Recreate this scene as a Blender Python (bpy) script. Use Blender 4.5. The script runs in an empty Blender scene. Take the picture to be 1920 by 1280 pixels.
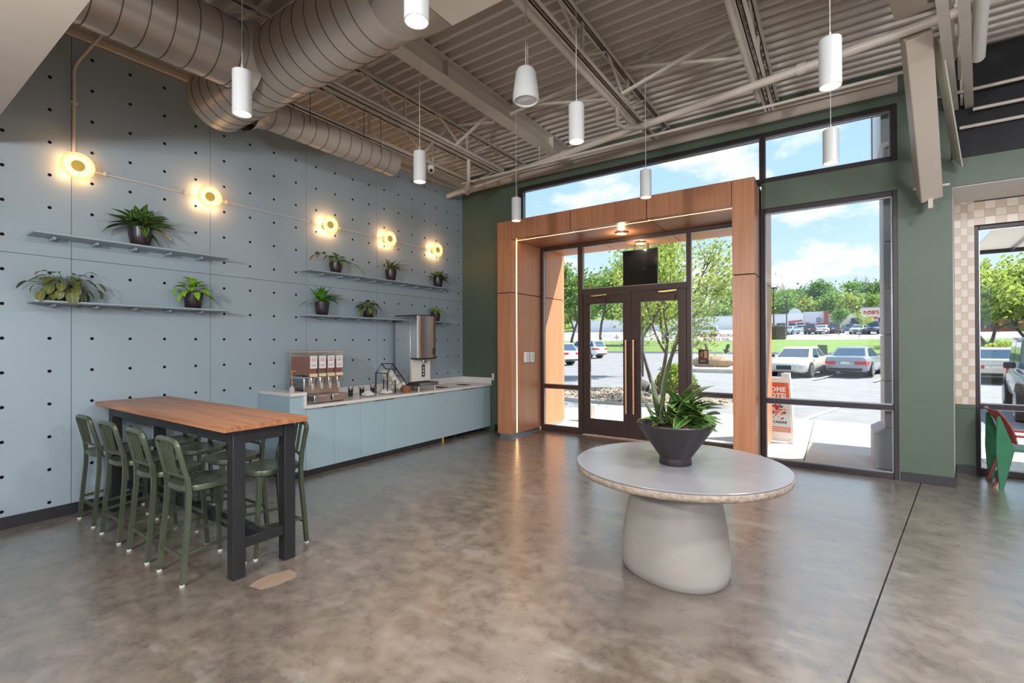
import bpy, math, random
from mathutils import Vector, Matrix, Euler
random.seed(11)
scene = bpy.context.scene
COL = scene.collection
R = math.radians
PI = math.pi

# ------------------------------------------------------------------ camera
cam_d = bpy.data.cameras.new('camera'); cam = bpy.data.objects.new('camera', cam_d); COL.objects.link(cam)
cam_d.sensor_width = 36.0; cam_d.lens = 886.14 / 1920 * 36.0
cam_d.clip_start = 0.05; cam_d.clip_end = 2000
TH, PT, RL = 0.5987, 0.0046, -0.0033
_f = Vector((-math.sin(TH) * math.cos(PT), math.cos(TH) * math.cos(PT), math.sin(PT)))
_r = Vector((math.cos(TH), math.sin(TH), 0)); _u = _r.cross(_f)
_R = math.cos(RL) * _r + math.sin(RL) * _u; _U = -math.sin(RL) * _r + math.cos(RL) * _u
m = Matrix.Identity(4)
for i in range(3):
    m[i][0], m[i][1], m[i][2] = _R[i], _U[i], -_f[i]
m.translation = (6.035, 0.0, 1.6131)
cam.matrix_world = m
scene.camera = cam

# ------------------------------------------------------------------ view
scene.view_settings.view_transform = 'Standard'
scene.view_settings.look = 'None'
scene.view_settings.exposure = 0.08
scene.view_settings.gamma = 1.0
scene.view_settings.use_curve_mapping = False
try:
    scene.cycles.use_denoising = True
    scene.cycles.max_bounces = 8
    scene.cycles.diffuse_bounces = 4
    scene.cycles.glossy_bounces = 4
    scene.cycles.transparent_max_bounces = 16
    scene.cycles.sample_clamp_indirect = 6
    scene.cycles.caustics_reflective = False
    scene.cycles.caustics_refractive = False
except Exception:
    pass

# ------------------------------------------------------------------ sky
SKY_STRENGTH = 1.22
w = bpy.data.worlds.new('sky'); scene.world = w; w.use_nodes = True
nt = w.node_tree; nt.nodes.clear()
def N(t, **kw):
    n = nt.nodes.new(t)
    for k, v in kw.items():
        setattr(n, k, v)
    return n
tc = N('ShaderNodeTexCoord'); sep = N('ShaderNodeSeparateXYZ'); nt.links.new(tc.outputs['Generated'], sep.inputs[0])
ramp = N('ShaderNodeValToRGB')
ramp.color_ramp.elements[0].position = 0.0; ramp.color_ramp.elements[0].color = (.80, .90, 1.0, 1)
ramp.color_ramp.elements[1].position = 0.75; ramp.color_ramp.elements[1].color = (.30, .54, .88, 1)
e = ramp.color_ramp.elements.new(.22); e.color = (.50, .74, .97, 1)
nt.links.new(sep.outputs['Z'], ramp.inputs[0])
# clouds: noise on the direction flattened onto a high plane
add = N('ShaderNodeMath', operation='ADD'); add.inputs[1].default_value = .28; nt.links.new(sep.outputs['Z'], add.inputs[0])
dx = N('ShaderNodeMath', operation='DIVIDE'); dy = N('ShaderNodeMath', operation='DIVIDE')
nt.links.new(sep.outputs['X'], dx.inputs[0]); nt.links.new(add.outputs[0], dx.inputs[1])
nt.links.new(sep.outputs['Y'], dy.inputs[0]); nt.links.new(add.outputs[0], dy.inputs[1])
cmb = N('ShaderNodeCombineXYZ'); nt.links.new(dx.outputs[0], cmb.inputs[0]); nt.links.new(dy.outputs[0], cmb.inputs[1]); nt.links.new(sep.outputs['Z'], cmb.inputs[2])
cl = N('ShaderNodeTexNoise'); cl.inputs['Scale'].default_value = 2.6; cl.inputs['Detail'].default_value = 9; cl.inputs['Roughness'].default_value = .58
nt.links.new(cmb.outputs[0], cl.inputs['Vector'])
cr = N('ShaderNodeValToRGB'); cr.color_ramp.elements[0].position = .50; cr.color_ramp.elements[0].color = (0, 0, 0, 1)
cr.color_ramp.elements[1].position = .60; cr.color_ramp.elements[1].color = (1, 1, 1, 1)
nt.links.new(cl.outputs['Fac'], cr.inputs[0])
mx = N('ShaderNodeMix', data_type='RGBA'); nt.links.new(cr.outputs['Color'], mx.inputs['Factor'])
nt.links.new(ramp.outputs['Color'], mx.inputs[6]); mx.inputs[7].default_value = (.93, .95, 1.0, 1)
bg = N('ShaderNodeBackground'); bg.inputs['Strength'].default_value = SKY_STRENGTH
nt.links.new(mx.outputs[2], bg.inputs['Color'])
wo = N('ShaderNodeOutputWorld'); nt.links.new(bg.outputs[0], wo.inputs['Surface'])

# ------------------------------------------------------------------ sun
sd = bpy.data.lights.new('sun', 'SUN'); sd.energy = 11.5; sd.angle = R(.8); sd.color = (1, .94, .84)
so = bpy.data.objects.new('sun', sd); COL.objects.link(so)
so.rotation_euler = Vector((-1.4, -1.0, -2.0)).to_track_quat('-Z', 'Y').to_euler()
so.location = (20, 20, 30)

# ------------------------------------------------------------------ lamp helpers
def spot(name, loc, energy, col=(1, .86, .68), size=R(110), blend=.6, rad=.05, target=None, parent=None):
    d = bpy.data.lights.new(name, 'SPOT'); d.energy = energy; d.color = col; d.spot_size = size; d.spot_blend = blend; d.shadow_soft_size = rad
    o = bpy.data.objects.new(name, d); COL.objects.link(o); o.location = loc
    if target: o.rotation_euler = (Vector(target) - Vector(loc)).to_track_quat('-Z', 'Y').to_euler()
    if parent: o.parent = parent
    return o
def point(name, loc, energy, col=(1, .7, .4), rad=.06, parent=None):
    d = bpy.data.lights.new(name, 'POINT'); d.energy = energy; d.color = col; d.shadow_soft_size = rad
    o = bpy.data.objects.new(name, d); COL.objects.link(o); o.location = loc
    if parent: o.parent = parent
    return o
def area(name, loc, sx, sy, energy, col=(1, .93, .84), target=None, parent=None):
    d = bpy.data.lights.new(name, 'AREA'); d.shape = 'RECTANGLE'; d.size = sx; d.size_y = sy; d.energy = energy; d.color = col
    o = bpy.data.objects.new(name, d); COL.objects.link(o); o.location = loc
    if target: o.rotation_euler = (Vector(target) - Vector(loc)).to_track_quat('-Z', 'Y').to_euler()
    if parent: o.parent = parent
    return o
# added fill lamps outside the view, put in to brighten the room
AREA_W = 170; UP_W = 150
for _x, _y in ((3.75, -2.2), (8.4, -2.2), (8.4, 1.0), (8.4, 3.4)):
    area('added_fill_panel', (_x, _y, 4.3), .6, .6, AREA_W, (.93, .96, 1))

# added fill lamps behind the camera, aimed up to brighten the ceiling
for _x, _w in ((3.9, .4), (8.3, 1.2)):
    area('added_up_fill', (_x, -1.6, 2.6), _w, .4, UP_W, (1, .99, .97), (_x * .5 + 2.4, 2.6, 4.8))

# ------------------------------------------------------------------ materials
def srgb(r, g, b):
    f = lambda c: (c / 255 / 12.92) if c / 255 <= .04045 else ((c / 255 + .055) / 1.055) ** 2.4
    return (f(r), f(g), f(b), 1.0)
MATS = {}
def mat(name, col, rough=.5, metal=0.0, var=0.0, scale=8.0, bump=0.0, bscale=40.0, spec=.5, stretch=(1, 1, 1), emit=None, estr=0.0, coat=0.0, trans=0.0, alpha=1.0):
    """principled material with procedural noise colour variation and bump"""
    if name in MATS: return MATS[name]
    m = bpy.data.materials.new(name); m.use_nodes = True; t = m.node_tree; b = t.nodes['Principled BSDF']
    b.inputs['Base Color'].default_value = col; b.inputs['Roughness'].default_value = rough; b.inputs['Metallic'].default_value = metal
    b.inputs['Specular IOR Level'].default_value = spec
    if coat: b.inputs['Coat Weight'].default_value = coat; b.inputs['Coat Roughness'].default_value = .1
    if trans: b.inputs['Transmission Weight'].default_value = trans
    if alpha < 1: b.inputs['Alpha'].default_value = alpha
    tcn = t.nodes.new('ShaderNodeTexCoord'); mp = t.nodes.new('ShaderNodeMapping'); mp.inputs['Scale'].default_value = stretch
    t.links.new(tcn.outputs['Object'], mp.inputs[0])
    if var:
        n = t.nodes.new('ShaderNodeTexNoise'); n.inputs['Scale'].default_value = scale; n.inputs['Detail'].default_value = 6
        t.links.new(mp.outputs[0], n.inputs['Vector'])
        r = t.nodes.new('ShaderNodeValToRGB'); r.color_ramp.elements[0].position = .3; r.color_ramp.elements[1].position = .7
        r.color_ramp.elements[0].color = tuple(max(0, c * (1 - var)) for c in col[:3]) + (1,)
        r.color_ramp.elements[1].color = tuple(min(1, c * (1 + var)) for c in col[:3]) + (1,)
        t.links.new(n.outputs['Fac'], r.inputs[0]); t.links.new(r.outputs['Color'], b.inputs['Base Color'])
    if bump:
        n = t.nodes.new('ShaderNodeTexNoise'); n.inputs['Scale'].default_value = bscale; n.inputs['Detail'].default_value = 4
        t.links.new(mp.outputs[0], n.inputs['Vector'])
        bm = t.nodes.new('ShaderNodeBump'); bm.inputs['Strength'].default_value = bump; bm.inputs['Distance'].default_value = .01
        t.links.new(n.outputs['Fac'], bm.inputs['Height']); t.links.new(bm.outputs[0], b.inputs['Normal'])
    if emit:
        b.inputs['Emission Color'].default_value = emit; b.inputs['Emission Strength'].default_value = estr
    MATS[name] = m
    return m

def wood(name, c1, c2, axis='Z', scale=1.0, rough=.38):
    if name in MATS: return MATS[name]
    m = bpy.data.materials.new(name); m.use_nodes = True; t = m.node_tree; b = t.nodes['Principled BSDF']
    tcn = t.nodes.new('ShaderNodeTexCoord'); mp = t.nodes.new('ShaderNodeMapping')
    s = {'X': (.5, 14, 14), 'Y': (14, .5, 14), 'Z': (14, 14, .5)}[axis]
    mp.inputs['Scale'].default_value = tuple(v * scale for v in s)
    t.links.new(tcn.outputs['Object'], mp.inputs[0])
    n = t.nodes.new('ShaderNodeTexNoise'); n.inputs['Scale'].default_value = 2.2; n.inputs['Detail'].default_value = 7; n.inputs['Roughness'].default_value = .6; n.inputs['Distortion'].default_value = .4
    t.links.new(mp.outputs[0], n.inputs['Vector'])
    r = t.nodes.new('ShaderNodeValToRGB'); r.color_ramp.elements[0].position = .3; r.color_ramp.elements[1].position = .72
    r.color_ramp.elements[0].color = c1; r.color_ramp.elements[1].color = c2
    t.links.new(n.outputs['Fac'], r.inputs[0]); t.links.new(r.outputs['Color'], b.inputs['Base Color'])
    b.inputs['Roughness'].default_value = rough
    bm = t.nodes.new('ShaderNodeBump'); bm.inputs['Strength'].default_value = .05
    t.links.new(n.outputs['Fac'], bm.inputs['Height']); t.links.new(bm.outputs[0], b.inputs['Normal'])
    MATS[name] = m
    return m

def concrete(name, cols):
    """polished, mottled concrete: cloudy stains, trowel streaks and fine specks"""
    m = bpy.data.materials.new(name); m.use_nodes = True; t = m.node_tree; b = t.nodes['Principled BSDF']
    tcn = t.nodes.new('ShaderNodeTexCoord')
    def noise(sc, det, ro, vec=(1, 1, 1), rz=0):
        mp = t.nodes.new('ShaderNodeMapping'); mp.inputs['Scale'].default_value = vec; mp.inputs['Rotation'].default_value = (0, 0, rz); t.links.new(tcn.outputs['Object'], mp.inputs[0])
        n = t.nodes.new('ShaderNodeTexNoise'); n.inputs['Scale'].default_value = sc; n.inputs['Detail'].default_value = det; n.inputs['Roughness'].default_value = ro
        t.links.new(mp.outputs[0], n.inputs['Vector']); return n.outputs['Fac']
    def rng(v, f0, f1, t0, t1):
        q = t.nodes.new('ShaderNodeMapRange'); q.interpolation_type = 'SMOOTHSTEP'
        for k, x in (('From Min', f0), ('From Max', f1), ('To Min', t0), ('To Max', t1)): q.inputs[k].default_value = x
        t.links.new(v, q.inputs['Value']); return q.outputs['Result']
    def mixc(f, c1, c2, blend='MIX', fac=None):
        q = t.nodes.new('ShaderNodeMix'); q.data_type = 'RGBA'; q.blend_type = blend
        if fac is None: t.links.new(f, q.inputs['Factor'])
        else: q.inputs['Factor'].default_value = fac
        for i, c in ((6, c1), (7, c2)):
            if isinstance(c, tuple): q.inputs[i].default_value = c
            else: t.links.new(c, q.inputs[i])
        return q.outputs[2]
    cloud = noise(.55, 7, .6); streak = noise(1.5, 11, .72, (1, 3.4, 1), R(-28)); mott = noise(6.5, 10, .72); speck = noise(60, 2, .5); stain = noise(.9, 6, .55, (1, 1.6, 1), R(20))
    c = mixc(rng(cloud, .36, .64, 0, 1), cols[1], cols[2])
    c = mixc(rng(stain, .56, .74, 0, .75), c, cols[0])
    c = mixc(rng(streak, .50, .70, 0, .6), c, cols[3])
    c = mixc(None, c, rng(mott, .34, .66, .70, 1.14), 'MULTIPLY', 1.0)
    c = mixc(None, c, rng(streak, .26, .48, .84, 1.0), 'MULTIPLY', 1.0)
    c = mixc(None, c, rng(speck, .25, .40, .78, 1.0), 'MULTIPLY', .5)
    t.links.new(c, b.inputs['Base Color'])
    t.links.new(rng(mott, .3, .7, .24, .40), b.inputs['Roughness'])
    b.inputs['IOR'].default_value = 2.7
    b.inputs['Coat Weight'].default_value = .7; b.inputs['Coat Roughness'].default_value = .22
    MATS[name] = m
    return m

def glass_mat(name, tint=(.97, .985, .98, 1), ior=1.45):
    m = bpy.data.materials.new(name); m.use_nodes = True; t = m.node_tree; t.nodes.clear()
    tr = t.nodes.new('ShaderNodeBsdfTransparent'); tr.inputs[0].default_value = tint
    gl = t.nodes.new('ShaderNodeBsdfGlossy'); gl.inputs['Roughness'].default_value = .01
    fr = t.nodes.new('ShaderNodeFresnel'); fr.inputs[0].default_value = ior
    mxs = t.nodes.new('ShaderNodeMixShader'); o = t.nodes.new('ShaderNodeOutputMaterial')
    t.links.new(fr.outputs[0], mxs.inputs[0]); t.links.new(tr.outputs[0], mxs.inputs[1]); t.links.new(gl.outputs[0], mxs.inputs[2]); t.links.new(mxs.outputs[0], o.inputs[0])
    MATS[name] = m
    return m

def leaf_mat(name, base, edge, rib, stripes=0, rough=.4):
    """leaf: UV u across, v along; midrib, pale margin or side-vein stripes"""
    m = bpy.data.materials.new(name); m.use_nodes = True; t = m.node_tree; b = t.nodes['Principled BSDF']
    uv = t.nodes.new('ShaderNodeUVMap'); sp = t.nodes.new('ShaderNodeSeparateXYZ'); t.links.new(uv.outputs[0], sp.inputs[0])
    s = t.nodes.new('ShaderNodeMath'); s.operation = 'SUBTRACT'; s.inputs[1].default_value = .5; t.links.new(sp.outputs[0], s.inputs[0])
    ab = t.nodes.new('ShaderNodeMath'); ab.operation = 'ABSOLUTE'; t.links.new(s.outputs[0], ab.inputs[0])
    r = t.nodes.new('ShaderNodeValToRGB'); el = r.color_ramp.elements
    el[0].position = 0.0; el[0].color = rib; el[1].position = .5; el[1].color = edge
    x = el.new(.05); x.color = base; x = el.new(.34); x.color = base
    t.links.new(ab.outputs[0], r.inputs[0])
    out = r.outputs['Color']
    if stripes:
        k = t.nodes.new('ShaderNodeMath'); k.operation = 'MULTIPLY_ADD'; k.inputs[1].default_value = -1.1; t.links.new(ab.outputs[0], k.inputs[0]); t.links.new(sp.outputs[1], k.inputs[2])
        w_ = t.nodes.new('ShaderNodeMath'); w_.operation = 'MULTIPLY'; w_.inputs[1].default_value = stripes; t.links.new(k.outputs[0], w_.inputs[0])
        fr = t.nodes.new('ShaderNodeMath'); fr.operation = 'FRACT'; t.links.new(w_.outputs[0], fr.inputs[0])
        gt = t.nodes.new('ShaderNodeMath'); gt.operation = 'GREATER_THAN'; gt.inputs[1].default_value = .62; t.links.new(fr.outputs[0], gt.inputs[0])
        mm = t.nodes.new('ShaderNodeMix'); mm.data_type = 'RGBA'; t.links.new(gt.outputs[0], mm.inputs['Factor'])
        t.links.new(out, mm.inputs[6]); mm.inputs[7].default_value = rib; out = mm.outputs[2]
    tcn = t.nodes.new('ShaderNodeTexCoord'); n = t.nodes.new('ShaderNodeTexNoise'); n.inputs['Scale'].default_value = 5; t.links.new(tcn.outputs['Object'], n.inputs['Vector'])
    mr = t.nodes.new('ShaderNodeMapRange'); mr.inputs['To Min'].default_value = .65; mr.inputs['To Max'].default_value = 1.3; t.links.new(n.outputs['Fac'], mr.inputs['Value'])
    mu = t.nodes.new('ShaderNodeMix'); mu.data_type = 'RGBA'; mu.blend_type = 'MULTIPLY'; mu.inputs['Factor'].default_value = 1
    t.links.new(out, mu.inputs[6]); t.links.new(mr.outputs[0], mu.inputs[7]); t.links.new(mu.outputs[2], b.inputs['Base Color'])
    b.inputs['Roughness'].default_value = rough
    MATS[name] = m
    return m

G = dict(
    panel=mat('wall_panel_paint', srgb(158, 174, 184), .42, var=.03, scale=1.5),
    hole=mat('hole_black', srgb(14, 14, 14), .9, var=.2),
    joint=mat('joint_dark_grey', srgb(60, 66, 68), .9, var=.1),  # plain dark grey of the panel joints and backing
    green=mat('green_wall_paint', srgb(84, 98, 84), .5, var=.05, scale=2, bump=.05, bscale=120),
    tan=mat('tan_paint', srgb(190, 178, 166), .5, var=.03, scale=3),
    deck=mat('deck_paint', srgb(212, 205, 197), .5, var=.04, scale=3),
    steel=mat('painted_steel', srgb(208, 201, 191), .42, var=.04, scale=5),
    duct=mat('duct_paint', srgb(180, 170, 160), .34, metal=.25, var=.04, scale=2),
    seam=mat('duct_seam', srgb(92, 84, 78), .5, metal=.2, var=.1),
    black=mat('black_paint', srgb(28, 28, 31), .45, var=.1, scale=12),
    blackwall=mat('black_wall_paint', srgb(32, 33, 37), .7, var=.1, scale=6),
    base=mat('baseboard_rubber', srgb(40, 38, 42), .45, var=.15, scale=20),
    white=mat('white_paint', srgb(232, 230, 226), .45, var=.02),
    frame=mat('bronze_frame', srgb(70, 55, 50), .38, metal=.3, var=.1, scale=6),
    frame2=mat('dark_frame', srgb(52, 44, 48), .4, metal=.3, var=.1, scale=6),
    alu=mat('aluminium', srgb(170, 172, 176), .3, metal=.9, var=.05),
    stainless=mat('stainless_steel', srgb(214, 214, 216), .26, metal=1.0, var=.06, scale=3, stretch=(1, 1, .1)),
    brass=mat('brass', srgb(176, 150, 84), .32, metal=.8, var=.08),
    quartz=mat('white_quartz', srgb(226, 220, 216), .22, var=.03, scale=30),
    cab=mat('cabinet_blue', srgb(162, 187, 198), .4, var=.02, scale=2),
    gap=mat('gap_dark', srgb(46, 44, 44), .9, var=.1),
    stool=mat('green_stool_metal', srgb(90, 97, 78), .32, metal=.55, var=.1, scale=6),
    foot=mat('white_foot', srgb(206, 206, 200), .6, var=.05),
    pot=mat('plum_pot', srgb(46, 36, 42), .3, var=.12, scale=4),
    soil=mat('soil', srgb(64, 50, 40), .95, var=.35, scale=40, bump=.6, bscale=60),
    stem=mat('stem_green', srgb(98, 122, 60), .5, var=.2),
    conc=mat('grey_table_concrete', srgb(158, 152, 146), .45, var=.08, scale=3, bump=.08, bscale=30),
    conctop=mat('grey_table_top', srgb(130, 130, 135), .24, var=.05, scale=4),
    concedge=mat('rough_table_edge', srgb(150, 136, 122), .7, var=.25, scale=30, bump=.9, bscale=45),
    bowl=mat('charcoal_planter', srgb(44, 38, 41), .38, var=.1, scale=5),
    lampwhite=mat('lamp_white', srgb(196, 198, 198), .4, var=.02),
    copper=mat('copper_pull', srgb(224, 176, 146), .3, metal=.5, var=.05),
    wood=wood('portal_veneer', srgb(172, 114, 80), srgb(192, 137, 102), 'Z'),
    woodh=wood('portal_veneer_across', srgb(166, 109, 76), srgb(186, 131, 98), 'Z', 1.1),
    tabletop=wood('butcher_block', srgb(128, 78, 48), srgb(184, 128, 86), 'X', 1.0, .36),
    tan2=mat('beige_tile', srgb(204, 182, 162), .35, var=.05, scale=6),
    tan3=mat('cream_tile', srgb(222, 210, 196), .35, var=.04, scale=6),
    orange=mat('sign_orange', srgb(222, 92, 50), .5, var=.03),
    signwhite=mat('sign_white', srgb(236, 238, 238), .5, var=.02),
    red=mat('sign_red', srgb(196, 34, 44), .5, var=.03),
    ink=mat('ink_dark', srgb(40, 40, 52), .6, var=.05),
    greyvinyl=mat('grey_vinyl', srgb(120, 124, 118), .6, var=.05),
    decal=mat('white_vinyl', srgb(240, 244, 244), .6, var=.02),
    pipe=mat('pipe_paint', srgb(206, 197, 188), .4, var=.04, scale=5),
    screen=mat('screen_black', srgb(18, 20, 26), .12, var=.02),
    asphalt=mat('asphalt', srgb(132, 133, 138), .9, var=.12, scale=2, bump=.2, bscale=80),
    kerb=mat('kerb_concrete', srgb(196, 192, 186), .85, var=.1, scale=6),
    walk=mat('sidewalk_concrete', srgb(208, 202, 194), .85, var=.08, scale=3, bump=.1, bscale=60),
    paintline=mat('line_paint', srgb(236, 236, 234), .8, var=.05),
    grass=mat('grass', srgb(104, 132, 60), .95, var=.3, scale=3, bump=.5, bscale=60),
    bark=mat('bark', srgb(104, 92, 82), .9, var=.3, scale=8, bump=.6, bscale=20),
    tyre=mat('tyre', srgb(34, 34, 36), .8, var=.15),
    rim=mat('rim', srgb(176, 178, 182), .3, metal=.8, var=.1),
    carglass=mat('car_glass', srgb(62, 86, 108), .06, var=.1, scale=3),
    plate=mat('plate', srgb(224, 222, 214), .5, var=.05),
    tail=mat('tail_lamp', srgb(200, 30, 40), .2, var=.1),
    headlamp=mat('head_lamp', srgb(190, 198, 206), .1, metal=.3, var=.1),
    brick=mat('red_brick', srgb(150, 84, 70), .85, var=.2, scale=5),
    stonebeige=mat('beige_stucco', srgb(222, 212, 200), .9, var=.05, scale=1),
    towerpale=mat('tower_pale', srgb(216, 222, 230), .7, var=.03, scale=1),
    pierblock=mat('pier_block', srgb(186, 192, 202), .8, var=.08, scale=3),
)
glass_mat('window_glass')
G['glass'] = MATS['window_glass']
_t = G['decal'].node_tree; _tr = _t.nodes.new('ShaderNodeBsdfTranslucent'); _tr.inputs[0].default_value = (.92, .94, .94, 1); _mx = _t.nodes.new('ShaderNodeMixShader'); _mx.inputs[0].default_value = .6
_t.links.new(_t.nodes['Principled BSDF'].outputs[0], _mx.inputs[1]); _t.links.new(_tr.outputs[0], _mx.inputs[2]); _t.links.new(_mx.outputs[0], _t.nodes['Material Output'].inputs[0])
FLOORM = concrete('polished_concrete', [srgb(82, 67, 55), srgb(103, 92, 82), srgb(117, 105, 94), srgb(136, 130, 124)])

# ------------------------------------------------------------------ mesh builder
class MB:
    def __init__(s): s.v = []; s.f = []; s.m = []; s.mi = 0; s.X = None; s.uv = None
    def add(s, vs, fs):
        o = len(s.v)
        s.v += [tuple(s.X @ Vector(p)) for p in vs] if s.X is not None else [tuple(p) for p in vs]
        for f in fs:
            s.f.append([i + o for i in f]); s.m.append(s.mi)
        return s
    def box(s, x0, x1, y0, y1, z0, z1):
        return s.add([(x0, y0, z0), (x1, y0, z0), (x1, y1, z0), (x0, y1, z0), (x0, y0, z1), (x1, y0, z1), (x1, y1, z1), (x0, y1, z1)],
                     [(3, 2, 1, 0), (4, 5, 6, 7), (0, 1, 5, 4), (1, 2, 6, 5), (2, 3, 7, 6), (3, 0, 4, 7)])
    def hexa(s, b, t):
        """bottom quad b (ccw from above) and top quad t"""
        return s.add(list(b) + list(t), [(3, 2, 1, 0), (4, 5, 6, 7), (0, 1, 5, 4), (1, 2, 6, 5), (2, 3, 7, 6), (3, 0, 4, 7)])
    def frame(s, p0, p1, up=(0, 0, 1)):
        d = (Vector(p1) - Vector(p0)); d.normalize(); u = Vector(up)
        if abs(d.dot(u)) > .97: u = Vector((1, 0, 0)) if abs(d.x) < .9 else Vector((0, 1, 0))
        a = d.cross(u); a.normalize(); b = a.cross(d); return d, a, b
    def beam(s, p0, p1, wd, ht, up=(0, 0, 1), w1=None, h1=None):
        d, a, b = s.frame(p0, p1, up); p0 = Vector(p0); p1 = Vector(p1); w1 = w1 or wd; h1 = h1 or ht
        r = lambda p, w_, h_: [p - a * w_ / 2 - b * h_ / 2, p + a * w_ / 2 - b * h_ / 2, p + a * w_ / 2 + b * h_ / 2, p - a * w_ / 2 + b * h_ / 2]
        return s.add(r(p0, wd, ht) + r(p1, w1, h1), [(0, 1, 2, 3), (7, 6, 5, 4), (4, 5, 1, 0), (5, 6, 2, 1), (6, 7, 3, 2), (7, 4, 0, 3)])
    def cyl(s, p0, p1, r0, r1=None, n=12, cap=True):
        r1 = r0 if r1 is None else r1; d, a, b = s.frame(p0, p1); p0 = Vector(p0); p1 = Vector(p1)
        vs = []
        for p, r in ((p0, r0), (p1, r1)):
            for i in range(n):
                t = 2 * PI * i / n; vs.append(p + a * math.cos(t) * r + b * math.sin(t) * r)
        fs = [(i + n, (i + 1) % n + n, (i + 1) % n, i) for i in range(n)]
        if cap: fs += [tuple(range(n)), tuple(reversed(range(n, 2 * n)))]
        return s.add(vs, fs)
    def tube(s, pts, r, n=8, closed=False, radii=None, cap=True):
        pts = [Vector(p) for p in pts]; k = len(pts); vs = []; pa = None
        for i, p in enumerate(pts):
            if closed: d = pts[(i + 1) % k] - pts[i - 1]
            else: d = pts[min(i + 1, k - 1)] - pts[max(i - 1, 0)]
            d.normalize()
            if pa is None:
                u = Vector((0, 0, 1)) if abs(d.z) < .9 else Vector((1, 0, 0)); a = d.cross(u)
            else:
                a = pa - d * pa.dot(d)
            a.normalize(); pa = a; b = a.cross(d); rr = radii[i] if radii else r
            for j in range(n):
                t = 2 * PI * j / n + PI / n; vs.append(p + a * math.cos(t) * rr + b * math.sin(t) * rr)
        fs = []
        for i in range(k if closed else k - 1):
            i2 = (i + 1) % k
            for j in range(n):
                fs.append((i2 * n + j, i2 * n + (j + 1) % n, i * n + (j + 1) % n, i * n + j))
        if not closed and cap: fs += [tuple(range(n)), tuple(reversed(range((k - 1) * n, k * n)))]
        return s.add(vs, fs)
    def lathe(s, prof, n=24, c=(0, 0, 0), cap0=True, cap1=True, axis='Z', shape=None):
        vs = []
        for r, z in prof:
            for i in range(n):
                t = 2 * PI * i / n; rr = r * (shape(t) if shape else 1)
                p = (rr * math.cos(t), rr * math.sin(t), z)
                if axis == 'X': p = (z, rr * math.cos(t), rr * math.sin(t))
                vs.append((p[0] + c[0], p[1] + c[1], p[2] + c[2]))
        fs = []
        for k in range(len(prof) - 1):
            for i in range(n):
                fs.append((k * n + i, k * n + (i + 1) % n, (k + 1) * n + (i + 1) % n, (k + 1) * n + i))
        if cap0: fs.append(tuple(reversed(range(n))))
        if cap1: fs.append(tuple(range((len(prof) - 1) * n, len(prof) * n)))
        return s.add(vs, fs)
    def loft(s, rings, cap=True):
        n = len(rings[0]); vs = [p for r in rings for p in r]; fs = []
        for k in range(len(rings) - 1):
            for i in range(n):
                fs.append((k * n + i, k * n + (i + 1) % n, (k + 1) * n + (i + 1) % n, (k + 1) * n + i))
        if cap: fs += [tuple(reversed(range(n))), tuple(range((len(rings) - 1) * n, len(rings) * n))]
        return s.add(vs, fs)
    def prism(s, poly, axis, a, b):
        """extrude a 2-D polygon; axis X: poly=(y,z); Y: (x,z); Z: (x,y)"""
        mk = {'X': lambda p, q: (q, p[0], p[1]), 'Y': lambda p, q: (p[0], q, p[1]), 'Z': lambda p, q: (p[0], p[1], q)}[axis]
        n = len(poly); vs = [mk(p, a) for p in poly] + [mk(p, b) for p in poly]
        fs = [(i, (i + 1) % n, (i + 1) % n + n, i + n) for i in range(n)] + [tuple(reversed(range(n))), tuple(range(n, 2 * n))]
        return s.add(vs, fs)
    def sphere(s, c, r, n=14, k=8, sc=(1, 1, 1), jit=0):
        vs = [(c[0], c[1], c[2] - r * sc[2])]; 
        for i in range(1, k):
            ph = -PI / 2 + PI * i / k
            for j in range(n):
                t = 2 * PI * j / n; q = 1 + (random.uniform(-jit, jit) if jit else 0)
                vs.append((c[0] + r * sc[0] * q * math.cos(ph) * math.cos(t), c[1] + r * sc[1] * q * math.cos(ph) * math.sin(t), c[2] + r * sc[2] * q * math.sin(ph)))
        vs.append((c[0], c[1], c[2] + r * sc[2])); top = len(vs) - 1; fs = []
        for j in range(n): fs.append((0, 1 + (j + 1) % n, 1 + j))
        for i in range(k - 2):
            for j in range(n):
                a = 1 + i * n + j; b = 1 + i * n + (j + 1) % n; fs.append((a, b, b + n, a + n))
        o = 1 + (k - 2) * n
        for j in range(n): fs.append((o + j, o + (j + 1) % n, top))
        return s.add(vs, fs)
    def mesh(s, name):
        me = bpy.data.meshes.new(name); me.from_pydata(s.v, [], s.f); me.update()
        return me
    def build(s, name, mats, parent=None, loc=None, bevel=0, smooth=40, recalc=True, rot=None):
        me = s.mesh(name)
        ml = mats if isinstance(mats, (list, tuple)) else [mats]
        for q in ml: me.materials.append(G[q] if isinstance(q, str) else q)
        if len(ml) > 1: me.polygons.foreach_set('material_index', s.m)
        if recalc:
            import bmesh as _b
            bm = _b.new(); bm.from_mesh(me); _b.ops.recalc_face_normals(bm, faces=bm.faces); bm.to_mesh(me); bm.free()
        if smooth:
            me.polygons.foreach_set('use_smooth', [True] * len(me.polygons)); me.set_sharp_from_angle(angle=R(smooth))
        me.update()
        return place(name, me, parent, loc, bevel, rot)

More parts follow.
